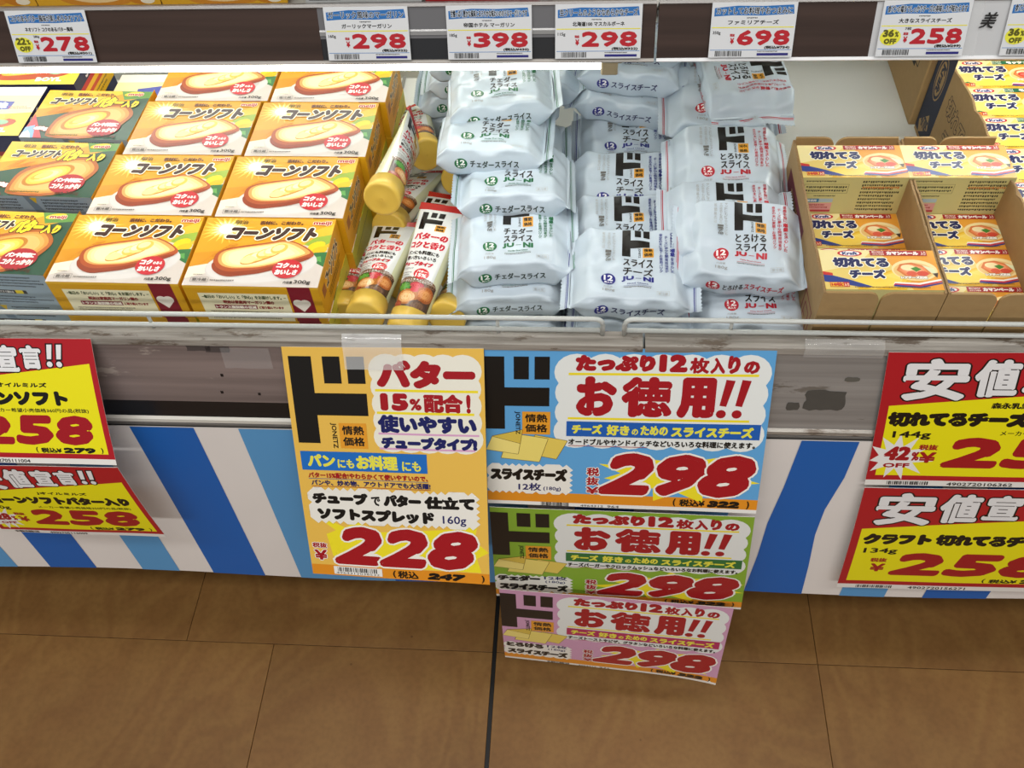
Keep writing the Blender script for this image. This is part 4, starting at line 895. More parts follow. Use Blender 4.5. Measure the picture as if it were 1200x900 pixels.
boxo('rear_wall', -0.0554, 0.0554, 0.1666, 0.169, 0, 0.10, M_CARD, trayC); boxo('front_wall', -0.0554, 0.0554, -0.17, -0.1676, 0, 0.06, M_CARD, trayC); boxo('carton_floor', -0.0554, 0.0554, -0.1676, 0.1666, 0, 0.002, M_CARD, trayC)
a = Art(339, 130)   # x from the rear edge forward
a.rect(0, 0, 50, 130, '#232a40'); a.ell(24, 52, 15, 27, '#a98a5c', 28); a.ell(24, 52, 13.4, 25, '#232a40', 28); a.ell(24, 52, 11, 21, '#a98a5c', 28); a.text('Kraft', 19, 36, 30, 68, '#232a40', .9, rot=1)
a.poly([(6, 118), (30, 96), (38, 112), (14, 130)], '#a98a5c'); a.text('47705', 12, 104, 34, 120, '#232a40', .6); a.text('切れてる', 64, 44, 150, 66, '#a98a5c', .8, '#4a3a2a', 1.2); a.text('チーズ', 80, 74, 140, 96, '#a98a5c', .8, '#4a3a2a', 1.2)
a.items = [('printed_band' if q[3][:, 0].max() < 55 else 'printed_lettering',)+q[1:] for q in a.items]
a.bake(lambda x, y, l: np.stack([-0.058-l-0.00005, 0.169-x/1000, 0.135-y/1000*1.0], 1)[:, :] * np.array([1, 1, 1.0]), trayC, 0.7)
for i in range(5):
    for L in range(2):
        put(pg, CX0+0.0032+KW*1.07/2, 0.7045+i*(KD*1.07+0.0006), ZD+0.0024+L*(KH*1.07+0.0003), 0, 'green banner cheese box in the torn carton, %s row, layer %s' % (('first', 'second', 'third', 'fourth', 'fifth')[i], ('one', 'two', 'three')[L]))
cb = thing('shipping_carton', 'closed brown shipping carton with black print on the deck behind the torn carton', 'carton', (0.445, 1.033, ZD))
boxo('carton_body', -0.052, 0.052, -0.085, 0.085, 0, 0.20, M_CARD, cb, 0.0015)
a = Art(170, 200); a.frame(30, 30, 78, 150, 2, '#1c1a18'); a.bars(36, 36, 72, 144, '#1c1a18', 5, 18); a.frame(100, 60, 140, 120, 1.6, '#1c1a18'); a.line([(112, 110), (112, 72)], 4, '#1c1a18'); a.line([(128, 110), (128, 72)], 4, '#1c1a18'); a.greek(84, 30, 96, 150, 1, '#1c1a18')
a.items = [('printed_barcode' if q[3][:, 0].max() < 82 else 'printed_arrows',)+q[1:] for q in a.items]
a.bake(lambda x, y, l: np.stack([-0.052-l-0.00005, 0.085-x/1000, y/1000], 1), cb, 0.7)
# ------------------------------------------------------------------ boxes standing on the shelf above
def shelfbox(x0, x1, z1, ground, fn, label):
    t = thing('margarine_box', label, 'box', ((x0+x1)/2, 0.735, 0.8212), group='boxes standing on the upper shelf'); w = x1-x0
    boxo('carton', -w/2, w/2, -0.045, 0.05, 0, z1, mat(ground, 0.4, name='carton_board'), t, 0.0006)
    a = Art(w*1000, z1*1000); fn(a, w*1000, z1*1000); a.items = [('printed_front',)+q[1:] for q in a.items]
    a.bake(lambda x, y, l: np.stack([x/1000-w/2, -0.045-l-0.00005, z1-y/1000], 1), t, 0.4)
def f_bread(a, w, h):
    a.rect(0, 0, w, h, '#d8a42c'); a.ell(w*.5, h*.82, w*.36, 16, '#c9852c', 28); a.ell(w*.5, h*.80, w*.30, 13, '#e6c890', 28); a.ell(w*.5, h*.78, w*.22, 10, '#96202a', 28); a.text('Soft', w*.35, h*.68, w*.65, h*.8, '#eee8e0', .8)
    a.ell(w*.85, h*.9, 12, 7, '#c07a24'); a.ell(w*.9, h-4, 6, 3, '#e8e0c8'); a.text('コーン', w*.2, h*.2, w*.8, h*.4, '#5a1a12', 1.5)
def f_white(a, w, h):
    a.rect(0, 0, w, h, '#b9bcbc'); a.frame(3, 3, w*.3, h-2, .5, '#3a3a3a'); a.ell(w*.17, h-12, 8, 8, '#3a3a3a', 20); a.ell(w*.17, h-12, 7, 7, '#b9bcbc', 20); a.text('風味ファットスプレッド', w*.45, h-6, w*.85, h-2, '#2a2a2a', .15)
def f_red(a, w, h):
    a.rect(0, 0, w, h, '#a81e22'); a.text('MARGARINE', w*.2, h-9, w*.82, h-2, '#d8b8b0', .4)
def f_plain(a, w, h): a.rect(0, 0, w, h, '#7c4a34'); a.rect(4, h-14, w-4, h-4, '#c8b89c')
for x0, x1, g, fn, lb in ((-0.56, -0.452, '#c8982c', f_bread, 'yellow box with bread picture on the upper shelf, far left'), (-0.451, -0.346, '#c8982c', f_bread, 'yellow box with bread picture on the upper shelf, second from left'), (-0.345, -0.240, '#c8982c', f_bread, 'yellow box with bread picture on the upper shelf, third from left'),
                          (-0.225, -0.130, '#b9bcbc', f_white, 'pale grey box with round emblem on the upper shelf'), (-0.127, -0.035, '#a81e22', f_red, 'red margarine box on the upper shelf'),
                          (-0.028, 0.030, '#6a6a68', f_plain, 'dull narrow box on the upper shelf right of the red box')):
    shelfbox(x0, x1, 0.075, g, fn, lb)
# ------------------------------------------------------------------ flow-wrapped pouches of cheese slices
PD, PT, PB = 0.086, 0.029, 0.0445      # depth, thickness, half length of the full section
def pouch_surface(seed, finbend=(0.3, -0.3), puff=0.0015):
    r = random.Random(seed); ph = [r.uniform(0, 6.28) for _ in range(8)]; am = [r.uniform(.5, 1) for _ in range(8)]
    fL, fR = finbend
    def kx(x):       # inflation along the length
        u = (np.abs(x)-PB+0.0055)/0.0145
        u = np.clip(u, 0, 1); return (1-u)**0.85
    def S(x, s, l):
        """x along the length, s along the section: 0..PD top from front to back, negative down the front face"""
        x = np.asarray(x, float); s = np.asarray(s, float); k = kx(x); rr = 0.0032
        top = s >= 0
        st = np.clip(s, 0, PD); q = np.minimum(np.minimum(st, PD-st), rr)
        zt = PT-rr*0.75+np.sqrt(np.maximum(0, rr*rr-(rr-q)**2))*0.75
        zt = zt+puff*np.sin(np.pi*st/PD)*np.cos(np.clip(x/PB, -1, 1)*1.4)
        yt = st
        sf = np.clip(-s, 0, PT); zf = (PT-rr*0.75)*(1-sf/PT); yf = -0.0022*np.sin(np.pi*np.clip(sf/PT, 0, 1))-0.0
        y = np.where(top, yt, yf); z = np.where(top, zt, zf)
        y = y+(PD/2-y)*0.08*(1-k)*0.6
        zm = PT*0.42; e = np.abs(x)-PB
        z = zm+(z-zm)*np.maximum(k, 0.012)
        # crimp ends bend
        sg = np.sign(x); b = np.where(sg < 0, fL, fR); t = np.clip(e-0.006, 0, 1); xo = x; x = sg*(np.abs(x)-t*(1-np.cos(b))); z = z+np.sin(b)*t+np.where(e > 0.004, 0.0022*np.sin(y*95+ph[0]*sg)*np.clip((e-0.004)/0.01, 0, 1), 0)
        w = np.clip(1-(np.abs(np.abs(x)-PB+0.004)/0.02), 0, 1)
        n = 0.0011*am[0]*np.sin(x*170+y*120+ph[1])+0.0009*am[1]*np.sin(y*210-x*90+ph[2])+0.0016*w*am[2]*np.sin(y*150+ph[3])*k+0.001*w*am[3]*np.sin(y*330+x*160+ph[4])
        n = n*np.where(k > 0.02, 1, 0.25)
        z = z+np.where(top, n, 0); y = y+np.where(top, 0, n*1.1)
        return np.stack([x, np.where(top, y, y-l), np.where(top, z+l, z)], -1)
    return S
def star_ends(n): return n
def make_pouch(kind, seed, finbend, M_body, art_top, art_front, stripe, name1):
    t = thing('cheese_pouch', '', 'pouch', (0, 0, -5)); S = pouch_surface(seed, finbend)
    xs = np.concatenate([[-0.0665, -0.063, -0.0595], np.linspace(-0.056, -0.040, 9), np.linspace(-0.037, 0.037, 24), np.linspace(0.040, 0.056, 9), [0.0595, 0.063, 0.0665]])
    ss = np.concatenate([np.linspace(-PT, -0.002, 9), np.linspace(0, 0.0036, 6), np.linspace(0.006, PD-0.006, 26), np.linspace(PD-0.0036, PD, 6)])
    lo, hi = [i for i, x in enumerate(xs) if abs(x) <= 0.0561][0], [i for i, x in enumerate(xs) if abs(x) <= 0.0561][-1]
    P = S(*[g.ravel() for g in np.meshgrid(xs, ss, indexing='ij')], 0.0).reshape(len(xs), len(ss), 3)
    # body: top, front and a back/bottom shell
    def shell(i0, i1, nm):
        bm = bmesh.new(); G = []
        for i in range(i0, i1+1):
            ring = [bm.verts.new(P[i, j]) for j in range(len(ss))]
            k = float(np.clip(1-(abs(xs[i])-PB+0.004)/0.0125, 0, 1)) if abs(xs[i]) > PB-0.004 else 1.0
            a, b = P[i, -1], P[i, 0]
            zb = b[2]; 
            ring += [bm.verts.new((xs[i], a[1]+0.0015*k, a[2]+(zb-a[2])*0.5)), bm.verts.new((xs[i], a[1]-0.002, zb-0.0003)), bm.verts.new((xs[i], (a[1]+b[1])/2, zb-0.0004))]
            G.append(ring)
        n = len(G[0])
        for i in range(len(G)-1):
            for j in range(n): bm.faces.new([G[i][j], G[i][(j+1) % n], G[i+1][(j+1) % n], G[i+1][j]])
        if i0 == 0 or True: bm.faces.new(G[0]); bm.faces.new(G[-1][::-1])
        return bm_obj(nm, bm, M_body, t, True)
    shell(lo, hi, 'wrapper')
    # crimped ends with a pinked edge
    for sg in (-1, 1):
        bm = bmesh.new(); n = 44; rows = (0.0545, 0.058, 0.0615, 0.065)
        G = []
        for l in (0.0002, -0.0003):
            for q, x in enumerate(rows):
                ys = np.linspace(-0.0, PD, n+1); xx = np.full(n+1, x*sg)
                if q == 3: xx = xx+sg*np.where(np.arange(n+1) % 2 == 0, 0.0009, -0.0006)
                p = S(np.where(np.abs(xx) > 1, xx, xx), ys, 0.0); p[:, 2] += l; p[:, 1] = ys*0.985+0.0005+(0.0008 if q % 2 else 0)
                G.append([bm.verts.new(v) for v in p])
        R = len(rows)
        for b in (0, R):
            for q in range(R-1):
                for j in range(n): bm.faces.new([G[b+q][j], G[b+q][j+1], G[b+q+1][j+1], G[b+q+1][j]])
        for j in range(n): bm.faces.new([G[R-1][j], G[R-1][j+1], G[2*R-1][j+1], G[2*R-1][j]])
        c = bm_obj('crimped_end', bm, M_body, t, False)
        a = Art(12, PD*1000)
        dark = stripe; 
        for (x0, w) in ((3.6, 0.9), (5.3, 0.45)): a.rect(x0, 0.5, x0+w, PD*1000-0.5, dark if w > .5 else dark)
        a.items = [('printed_stripes',)+q_[1:] for q_ in a.items]
        def fs(x, y, l, sg=sg):
            xx = (0.0545+x/1000)*sg; p = S(xx, y/1000, 0.0); p[:, 1] = (y/1000)*0.985+0.0005; p[:, 2] += l+0.0004; return p
        a.bake(fs, t, 0.4, 2.2)
    a = art_top; a.items = [('printed_face',)+q[1:] for q in a.items]
    a.bake(lambda x, y, l: S(x/1000-0.045, PD-y/1000, l+0.00022), t, 0.4, 3.0)
    a = art_front; a.items = [('printed_front',)+q[1:] for q in a.items]
    a.bake(lambda x, y, l: S(x/1000-0.045, -0.001-y/1000, l+0.00025), t, 0.4, 3.0)
    return t
def pouch_top(col, lines, name_en, sub):
    a = Art(90, 86); logo(a, 36, 3, 0.37, 1.0)
    a.rect(55, 26, 65, 38, '#d99a2c'); a.text('情熱', 56, 27, 64, 31.5, BLACK, .15); a.text('価格', 56, 32.5, 64, 37, BLACK, .15); a.text('JONETZ', 50.5, 26, 53, 38, BLACK, .05, rot=1)
    y = 40
    for i, s in enumerate(lines):
        a.text(s, 37, y, 64.5, y+9, '#26221e', .28); y += 10.2
    [a.text(w_, 36+q0, y, 36+q1, y+6.2, col, .55) for w_, q0, q1 in (('JU', 0, 11), ('NI', 19.5, 29))]; a.text('~', 48.6, y+2.2, 53.8, y+4, col, .25); y += 8.2
    a.text(sub, 41, y, 60, y+1.6, col, .05); a.line([(38, y+3), (63, y+3)], .3, col); a.greek(38, y+3.6, 63, y+5.6, 1, '#7a7a78', 2)
    a.ell(24, 64, 6.6, 6.6, col, 28); a.text('12', 19.8, 59.2, 28.2, 65.6, '#f2f2ee', .35); a.text('枚入り', 20.4, 66.4, 27.6, 68.9, '#f2f2ee', .1)
    a.text('内容量', 20, 72.5, 28, 74.5, '#9a9a98'); a.text('180g', 19, 76, 30, 80, '#9a9a98', .05)
    a.frame(68, 76, 79, 80.5, .25, '#b8b8b4'); a.text('要冷蔵', 69, 77, 78, 79.8, '#b0b0ac')
    a.vtext('佳感を胸に', 80.5, 4, 83.8, 24, col, .08); a.vtext('増量', 80, 25, 84.6, 35, col, .35); a.vtext('を決心した', 80.5, 36, 83.8, 56, col, .08)
    a.vtext('チーズに夢中な開発担当者が', 75.2, 8, 78.4, 56, col, .06); a.vtext('夜定の末に実現!お徳用パック', 70.2, 6, 73.2, 56, col, .06)
    a.vtext('サンドにもピザやグラタンにも', 27, 6, 29.6, 44, '#8c8c88'); a.vtext('そのままでも毎日から', 22.4, 6, 25, 30, '#a0a09c'); a.vtext('1.7倍', 20.5, 31, 26, 44, '#6c6c68', .1); a.vtext('板価格のは', 17.4, 6, 20, 30, '#a8a8a4')
    return a
def pouch_front(col, s1, s2, c2):
    a = Art(90, 27); a.ell(19, 12.5, 6.4, 6.4, col, 28); a.text('12', 14.8, 7.8, 23.2, 14, '#f2f2ee', .35); a.text('枚入り', 15.6, 14.8, 22.6, 17.2, '#f2f2ee', .08)
    if s1: a.text(s1, 28, 8.5, 46, 17, c2 if not s2 else '#2a2622', .2); a.text(s2, 47, 7.5, 82, 17, col, .25) if s2 else None
    else: a.text(s2, 28, 8, 76, 17, c2, .22)
    return a
M_FILM = mat('#c3d0da', 0.27, bump=0.15, bscale=70, name='white_wrapper_film')
GRN, BLU, REDP = '#15693a', '#262a80', '#bb2030'
def pouches(kind, seeds):
    out = []
    for i, (sd, fb) in enumerate(seeds):
        if kind == 'green': t = make_pouch(kind, sd, fb, M_FILM, pouch_top(GRN, ('チェダー', 'スライス'), 'JU~NI', 'Cheddar Sliced Cheese'), pouch_front(GRN, '', 'チェダースライス', '#2a3a34'), GRN, '')
        elif kind == 'blue': t = make_pouch(kind, sd, fb, M_FILM, pouch_top(BLU, ('スライス', 'チーズ'), 'JU~NI', 'Sliced Cheese'), pouch_front(BLU, '', 'スライスチーズ', '#2a2c5a'), BLU, '')
        else: t = make_pouch(kind, sd, fb, M_FILM, pouch_top(REDP, ('とろける', 'スライス'), 'JU~NI', 'Melty Sliced Cheese'), pouch_front(REDP, 'とろける', 'スライスチーズ', '#2a2622'), REDP, '')
        out.append(t)
    return out
PG = pouches('green', ((3, (-0.5, 0.5)), (8, (0.9, -0.8)), (21, (-1.35, 0.5)))); PBl = pouches('blue', ((5, (-0.4, 0.3)), (12, (0.8, 0.6)))); PR_ = pouches('red', ((4, (0.3, 0.2)), (9, (-0.5, -0.6))))
def lay(p, px, py, z, yaw, pitch, roll, label, group):
    """front bottom edge centre of the pouch stands where the sight line of (px,py) meets height z"""
    q = unproj(px, py, z); return put(p, q.x, q.y, q.z, yaw, label, pitch, roll, group)
gg, gb, gr = 'green striped cheddar pouches', 'blue striped cheese pouches', 'red striped melting cheese pouches'
# green pile
lay(PG[1], 598, 402, 0.508, 1, 0, 0, 'green striped pouch at the bottom of the front green pile, behind the wires', gg)
lay(PG[0], 599, 371, 0.546, 3.0, 2, -1, 'green striped pouch second from the bottom of the front green pile', gg)
lay(PG[0], 602, 334, 0.577, 2.5, 1, -1, 'green striped pouch on top at the front, black logo upright', gg)
lay(PG[1], 602, 257, 0.602, 1.5, -5, -1, 'green striped pouch overlapping the front one from behind, large right crimp', gg)
lay(PG[2], 572, 205, 0.622, -1, -4, 1, 'green striped pouch leaning left, middle of the leaning pile', gg)
lay(PG[2], 588, 152, 0.636, 5, -2, -3, 'green striped pouch skewed on top of the leaning green pile', gg)
lay(PG[0], 622, 124, 0.600, 1, -3, 0, 'green striped pouch bleached by the lamp, at the back of the leaning pile', gg)
for i, (x, y) in enumerate(((524, 157), (521, 136), (531, 113), (533, 93))):
    lay(PG[i % 2], x+24, y+2, 0.508+0.0292*i, 0.5, 0, 0, 'green striped pouch in the straight rear stack beside the tubes, %s' % ('lowest', 'second up', 'third up', 'topmost')[i], gg)
lay(PG[1], 646, 196, 0.560, 62, -10, 6, 'crumpled green striped pouch turned sideways right of the leaning pile', gg)
lay(PG[0], 642, 160, 0.600, 78, -8, 6, 'sideways green striped pouch below the bleached one, crimp pointing to the front', gg)
for i in range(3): put(PG[i % 2], -0.072, 0.715+0.02*i, 0.507+0.0295*i, 2, 'green striped pouch buried inside the leaning pile, level %s' % ('one', 'two', 'three')[i], 0, 0, gg)
# blue pile
lay(PBl[0], 741, 404, 0.540, -2.5, 0, 0, 'blue striped pouch lowest at the front, seen through the wires', gg.replace('green striped cheddar', 'blue striped cheese'))
lay(PBl[0], 737, 374, 0.578, -1.5, 3, 1, 'blue striped pouch on top at the front of the blue pile', gb)
lay(PBl[0], 730, 328, 0.553, 0.5, 6, 0, 'blue striped pouch second from the front of the blue pile', gb)
lay(PBl[1], 729, 273, 0.553, -1.5, 7, 0, 'blue striped pouch third from the front of the blue pile', gb)
lay(PBl[0], 737, 212, 0.553, -0.5, 6, 0, 'blue striped pouch fourth from the front, folded crimp standing at its left', gb)
lay(PBl[1], 749, 158, 0.560, -3, 3, 2, 'half covered blue striped pouch under the two tilted ones', gb)
lay(PBl[0], 728, 146, 0.590, -10, 4, 4, 'lower of two tilted blue striped pouches at the back', gb)
lay(PBl[1], 734, 112, 0.622, -6, 4, 3, 'upper of two tilted blue striped pouches at the back, by the lamp end', gb)
lay(PBl[0], 738, 84, 0.640, -2, 2, 0, 'blue striped pouch farthest back under the shelf edge', gb)
for i in range(4): put(PBl[i % 2], 0.045+0.002*i, (0.60, 0.70, 0.79, 0.86)[i], 0.509, 0, 'blue striped pouch buried low in the blue pile, place %s from the front' % ('one', 'two', 'three', 'four')[i], 0, 0, gb)
# red pile
lay(PR_[1], 880, 404, 0.545, -1, 2, 0, 'red striped pouch lowest at the front, half under another', gr)
lay(PR_[0], 866, 345, 0.586, -3.5, 9, 1, 'red striped pouch on top at the front, whole face showing', gr)
lay(PR_[0], 849, 318, 0.585, -1, 8, 0, 'red striped pouch showing only a strip above the front one', gr)
lay(PR_[1], 851, 246, 0.590, -1, 8, 0, 'red striped pouch third up the red row, large crimp at the left', gr)
lay(PR_[0], 843, 170, 0.600, -1.0, 8, 0, 'red striped pouch fourth up the red row, just before the turned one', gr)
lay(PR_[1], 820, 112, 0.622, -84, 0, 0, 'red striped pouch turned a quarter round at the top of the red row', gr)
lay(PR_[0], 846, 118, 0.585, -4, 2, 0, 'red striped pouch hidden under the turned one, crimp sticking out right', gr)
for i in range(4): put(PR_[i % 2], 0.140, (0.60, 0.69, 0.78, 0.86)[i], 0.508, 0, 'red striped pouch buried low in the red row, place %s from the front' % ('one', 'two', 'three', 'four')[i], 0, 0, gr)
for i in range(3): put(PR_[i % 2], 0.140, (0.63, 0.72, 0.81)[i], 0.539, 0, 'red striped pouch buried midway in the red row, place %s from the front' % ('one', 'two', 'three')[i], 0, 0, gr)
# ------------------------------------------------------------------ butter spread tubes
TLEN = 0.150
def tube_sec(y):
    u = np.clip((y-0.020)/(TLEN-0.006-0.020), 0, 1)
    a = 0.0172+(0.0262-0.0172)*u**1.1; b = 0.0168*(1-u)**0.75+0.0008
    return a, b
def make_tube():
    t = thing('spread_tube', '', 'tube', (0, 0, -5)); n = 40
    ys = list(np.linspace(0.018, TLEN-0.006, 26))
    bm = bmesh.new(); G = []
    for y in ys:
        a, b = tube_sec(np.array(y)); G.append([bm.verts.new((float(a)*math.cos(q), y, float(b)*math.sin(q))) for q in (2*math.pi*k/n for k in range(n))])
    for i in range(len(G)-1):
        for k in range(n): bm.faces.new([G[i][k], G[i][(k+1) % n], G[i+1][(k+1) % n], G[i+1][k]])
    bm.faces.new(G[0]); bm.faces.new(G[-1])
    bm_obj('tube_body', bm, mat('#cfd0ac', 0.22, coat=0.4, name='pale_spread_tube'), t, True)
    bm = bmesh.new(); a, b = tube_sec(np.array(TLEN-0.006)); add_box(bm, -float(a)-0.0003, float(a)+0.0003, TLEN-0.0075, TLEN+0.0012, -0.0011, 0.0011, 0.0003)
    bm_obj('crimp_band', bm, mat('#b3241e', 0.25, coat=0.4, name='red_crimp'), t)
    bm = bmesh.new(); prof = [(0.0, 0.0004), (0.0012, 0.0), (0.0022, 0.0), (0.003, 0.0003), (0.0150, 0.0003), (0.0172, 0.0), (0.0187, 0.0012), (0.0190, 0.0035), (0.0186, 0.0215), (0.0150, 0.0215)]
    G = []
    for r_, y in prof[1:]: G.append([bm.verts.new((r_*math.cos(q), y, r_*math.sin(q))) for q in (2*math.pi*k/n for k in range(n))])
    c0 = bm.verts.new((0, 0.0008, 0))
    for k in range(n): bm.faces.new([c0, G[0][(k+1) % n], G[0][k]])
    for i in range(len(G)-1):
        for k in range(n): bm.faces.new([G[i][k], G[i][(k+1) % n], G[i+1][(k+1) % n], G[i+1][k]])
    bm_obj('cap', bm, mat('#dcb84e', 0.3, name='yellow_cap'), t, True)
    A = Art(50, 124)     # x across, y from the crimp down to the cap
    A.rect(3, 0, 41, 92, '#dcdedb'); A.rect(2.5, 92, 48, 124, '#4a3226')
    A.ell(24, 92, 23, 6, '#7a5a44', 24); A.greek(4, 90, 46, 92, 1, '#9a8a78', 2)
    for cx, cy, rx, ry, cols in ((14, 98, 9, 6, ['#2c5a24', '#4a8a34']), (27, 96, 7, 4, ['#a8283a', '#c84a50']), (38, 104, 10, 9, ['#a85a28', '#c87a3c', '#d8985a']), (20, 110, 12, 9, ['#b06a30', '#d8a468', '#e4c08c']), (10, 119, 8, 5, ['#8a3a24', '#b0583a']), (34, 118, 9, 6, ['#5a4030', '#7a5a44'])):
        for i, c in enumerate(cols): A.ell(cx, cy, rx*(1-.25*i), ry*(1-.25*i), c, 18)
    A.star(14, 98, 8, 5, 9, '#5a9a40', .5, 2); A.ell(26, 101, 4, 3, '#c23a44')
    logo(A, 9, 4, 0.25, 1.1); A.rect(24, 20, 32, 28, '#d99a2c'); A.text('情熱', 24.8, 20.8, 31.2, 23.8, BLACK, .1); A.text('価格', 24.8, 24.4, 31.2, 27.4, BLACK, .1)
    A.text('バターの', 8, 31, 38, 40, '#bb2030', .6, '#f0e0e0', .4); A.text('コクと香り', 6, 42, 38, 51, '#bb2030', .6, '#f0e0e0', .4)
    A.text('パンにも料理にも', 6, 54, 36, 59, '#26221e', .2); A.text('使い方いろいろ', 6, 60.5, 35, 65.5, '#26221e', .2); A.text('チューブタイプ', 5, 67.5, 34, 73, '#bb2030', .45); A.text('ソフトスプレッド', 5, 75, 18, 77.5, '#5a5a58', .08)
    A.ell(27, 82, 7, 6.4, '#c8242c', 22); A.text('バター', 22.5, 77.8, 31.5, 80.8, '#f2e8e4', .2); A.text('15%', 22, 81.6, 32, 86, '#f2e8e4', .3); A.greek(6, 80, 18, 88, 3, '#8a8a88', 5)
    A.items = [('printed_label',)+q[1:] for q in A.items]
    def f(x, y, l):
        Y = TLEN-0.007-y/1000; a, b = tube_sec(Y); q = (x/50-0.5)*2.75     # angle from the top
        a2, b2 = a+l+0.00025, b+l+0.00025
        return np.stack([a2*np.sin(q), Y, b2*np.cos(q)], 1)
    A.bake(f, t, 0.16, 3.0)
    return t
TB = make_tube()
def lay_tube(p0, z0, p1, z1, roll, label):
    a = unproj(*p0, z0); c0 = Vector(CAM_POS); d = (unproj(*p1, 0.5)-c0).normalized()
    h = d.dot(a-c0); q = h*h-((a-c0).length_squared-0.146**2); b = c0+d*(h+math.sqrt(q)) if q > 0 else c0+d*h
    y = (b-a).normalized(); x = y.cross(Vector((0, 0, 1))).normalized(); z = x.cross(y)
    m = Matrix((x, y, z)).transposed() @ Matrix.Rotation(math.radians(roll), 3, 'Y')
    e = m.to_euler(); r = (math.degrees(e.x), math.degrees(e.y), math.degrees(e.z))
    return put(TB, a.x, a.y, a.z, r[2], label, r[0], r[1], 'yellow capped spread tubes')
lay_tube((427, 372), 0.560, (466, 264), 0.572, 0, 'yellow capped tube lying at the front nearest the yellow boxes, its cap behind the wire')
lay_tube((474, 392), 0.548, (521, 246), 0.566, 0, 'tube with glossy creased label lying in the middle, cap hidden by the wire')
lay_tube((404, 372), 0.525, (426, 274), 0.535, 10, 'tube wedged between the front tube and the yellow boxes')
lay_tube((523, 374), 0.545, (562, 300), 0.545, -6, 'tube whose cap peeks out left of the green pouches at the front')
lay_tube((447, 234), 0.612, (486, 152), 0.618, 80, 'tube lying on its side, round cap end facing the viewer')
lay_tube((500, 182), 0.560, (478, 128), 0.572, -12, 'tube at the back, cap to the front beside the rear pouch stack')
lay_tube((455, 268), 0.545, (499, 203), 0.566, -8, 'tube under the sideways one, label half showing')
lay_tube((470, 340), 0.524, (524, 232), 0.548, 0, 'tube under the middle one, red band just showing behind it')
lay_tube((536, 212), 0.545, (560, 160), 0.545, 0, 'dark tube half hidden under the green pouches')
lay_tube((535, 330), 0.524, (570, 250), 0.524, 10, 'tube deep under the green pouches with lettering showing at its edge')
# ------------------------------------------------------------------ pieces of clear tape
def tape(name, label, x0, x1, pts, alpha=0.3, seed=1):
    """pts: (y,z) line the tape follows"""
    r = random.Random(seed); bm = bmesh.new(); n = 9; G = []
    for k in (0, 1):
        for i in range(n+1):
            x = x0+(x1-x0)*i/n; G.append([bm.verts.new((x, y+r.uniform(-.0002, .0002)-k*0.0002, z+r.uniform(-.0003, .0003)+k*0.0001)) for y, z in pts])
    m = len(pts)
    for k in (0, 1):
        for i in range(n):
            for j in range(m-1): a = G[k*(n+1)+i]; b = G[k*(n+1)+i+1]; bm.faces.new([a[j], b[j], b[j+1], a[j+1]])
    bm.verts.ensure_lookup_table()
    o = bm_obj(name, bm, clear('tape_film_'+str(seed), alpha=alpha), None, True); tag(o, label, 'tape')
    return o
tape('clear_tape', 'matt clear tape holding the yellow sign, folded over the lip edge', -0.2095, -0.1560, ((0.523, 0.6035), (0.516, 0.598), (0.5135, 0.590), (0.5060, 0.5735)), 0.22, 3)
tape('clear_tape', 'shiny torn scrap of clear tape on the brown bumper', -0.3240, -0.2790, ((0.5168, 0.5885), (0.5150, 0.580), (0.5115, 0.5655)), 0.05, 4)
tape('clear_tape', 'crinkled clear tape on the lip right of the blue sign', 0.195, 0.262, ((0.524, 0.6035), (0.5160, 0.598), (0.5155, 0.589)), 0.07, 5)
tape('clear_tape', 'dirty clear tape over the ticket left of the handwritten mark', 0.228, 0.304, ((0.6738, 0.826), (0.664, 0.802), (0.6582, 0.788)), 0.06, 6)

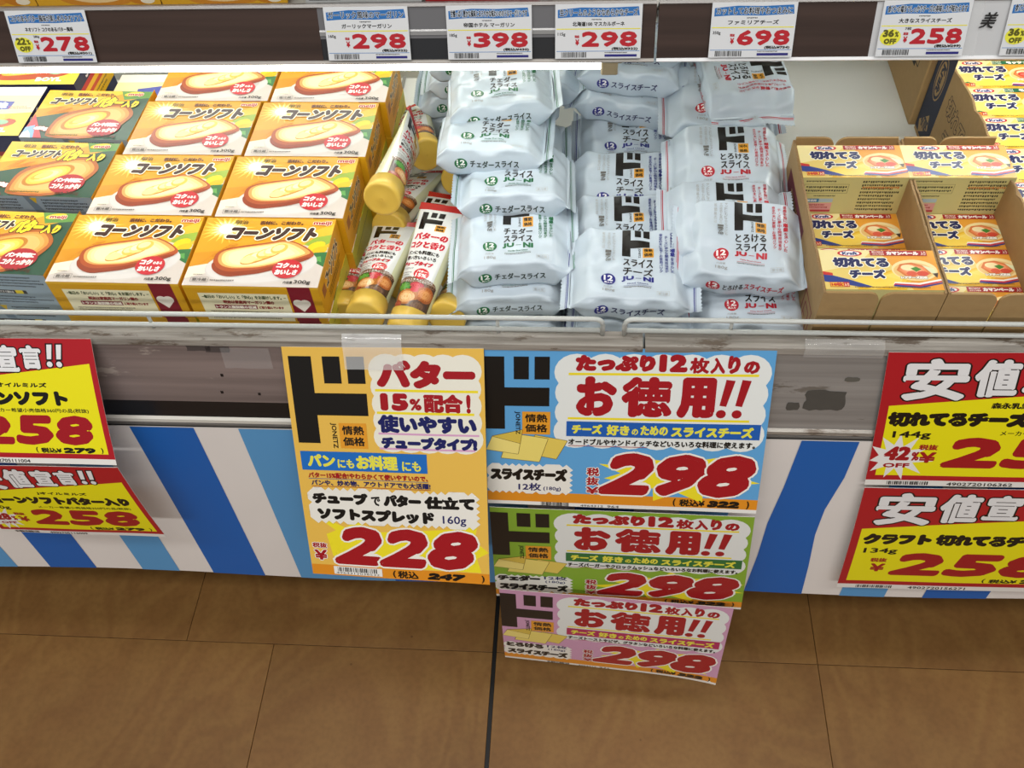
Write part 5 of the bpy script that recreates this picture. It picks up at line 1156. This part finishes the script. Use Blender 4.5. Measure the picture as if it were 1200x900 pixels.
def patch(name, pts, y0z0, y1z1, m, parent):
    """thin film lying on the leaning bumper; pts are x (m) and 0..1 down the face"""
    (ya, za), (yb, zb) = y0z0, y1z1; n = Vector((0, -(za-zb), ya-yb)).normalized(); n = n if n.y < 0 else -n
    bm = bmesh.new(); A = [bm.verts.new(Vector((x-parent.location.x, ya+(yb-ya)*v-0.8, za+(zb-za)*v))+n*0.0003) for x, v in pts]; bm.faces.new(A)
    bmesh.ops.triangulate(bm, faces=bm.faces[:]); return bm_obj(name, bm, m, parent)
rr_ = random.Random(5)
def blob(x0, x1, v0, v1, n=26):
    o = []
    for k in range(n):
        q = 2*math.pi*k/n; c, s_ = math.cos(q), math.sin(q); m_ = max(abs(c), abs(s_))
        o.append(((x0+x1)/2+(x1-x0)/2*c/m_*rr_.uniform(.88, 1), (v0+v1)/2+(v1-v0)/2*s_/m_*rr_.uniform(.85, 1)))
    return o
fa, fb = (0.5200, 0.5900), (0.5048, 0.5215)
M_RES = mat('#4a4640', 0.8, var=0.15, bscale=90, name='dark_adhesive_residue')
patch('adhesive_residue', blob(0.205, 0.243, 0.60, 0.96), fa, fb, M_RES, caseR); patch('adhesive_residue', blob(0.190, 0.203, 0.82, 0.96, 14), fa, fb, M_RES, caseR)
patch('adhesive_residue', blob(0.236, 0.250, 0.38, 0.46, 12), fa, fb, mat('#5a564e', 0.8, name='thin_residue'), caseR)
for x, v in ((-0.3455, 0.02), (-0.328, 0.04)): patch('adhesive_residue', blob(x-0.012, x+0.012, v, v+0.10, 16), fa, fb, mat('#4b4240', 0.7, name='brown_residue'), caseL)
for x, v in ((-0.331, .50), (-0.336, .80), (-0.300, .82)): patch('scratch', blob(x-0.0014, x+0.0014, v, v+0.05, 8), fa, fb, M_BLACK, caseL)
a = Art(14, 14); a.text('美', 1, 1, 12, 13, '#1c1c1c', .25, slant=.3)
o_ = a.bake(lambda x, y, l: np.stack([0.3035+x/1000, 0.6715-y/1000*0.34-l-0.0006, 0.8190-y/1000*0.94], 1), None, 0.5)['printed_face']; o_.name = 'handwritten_character'; tag(o_, 'handwritten black character on the white strip between the two right tickets', 'writing')
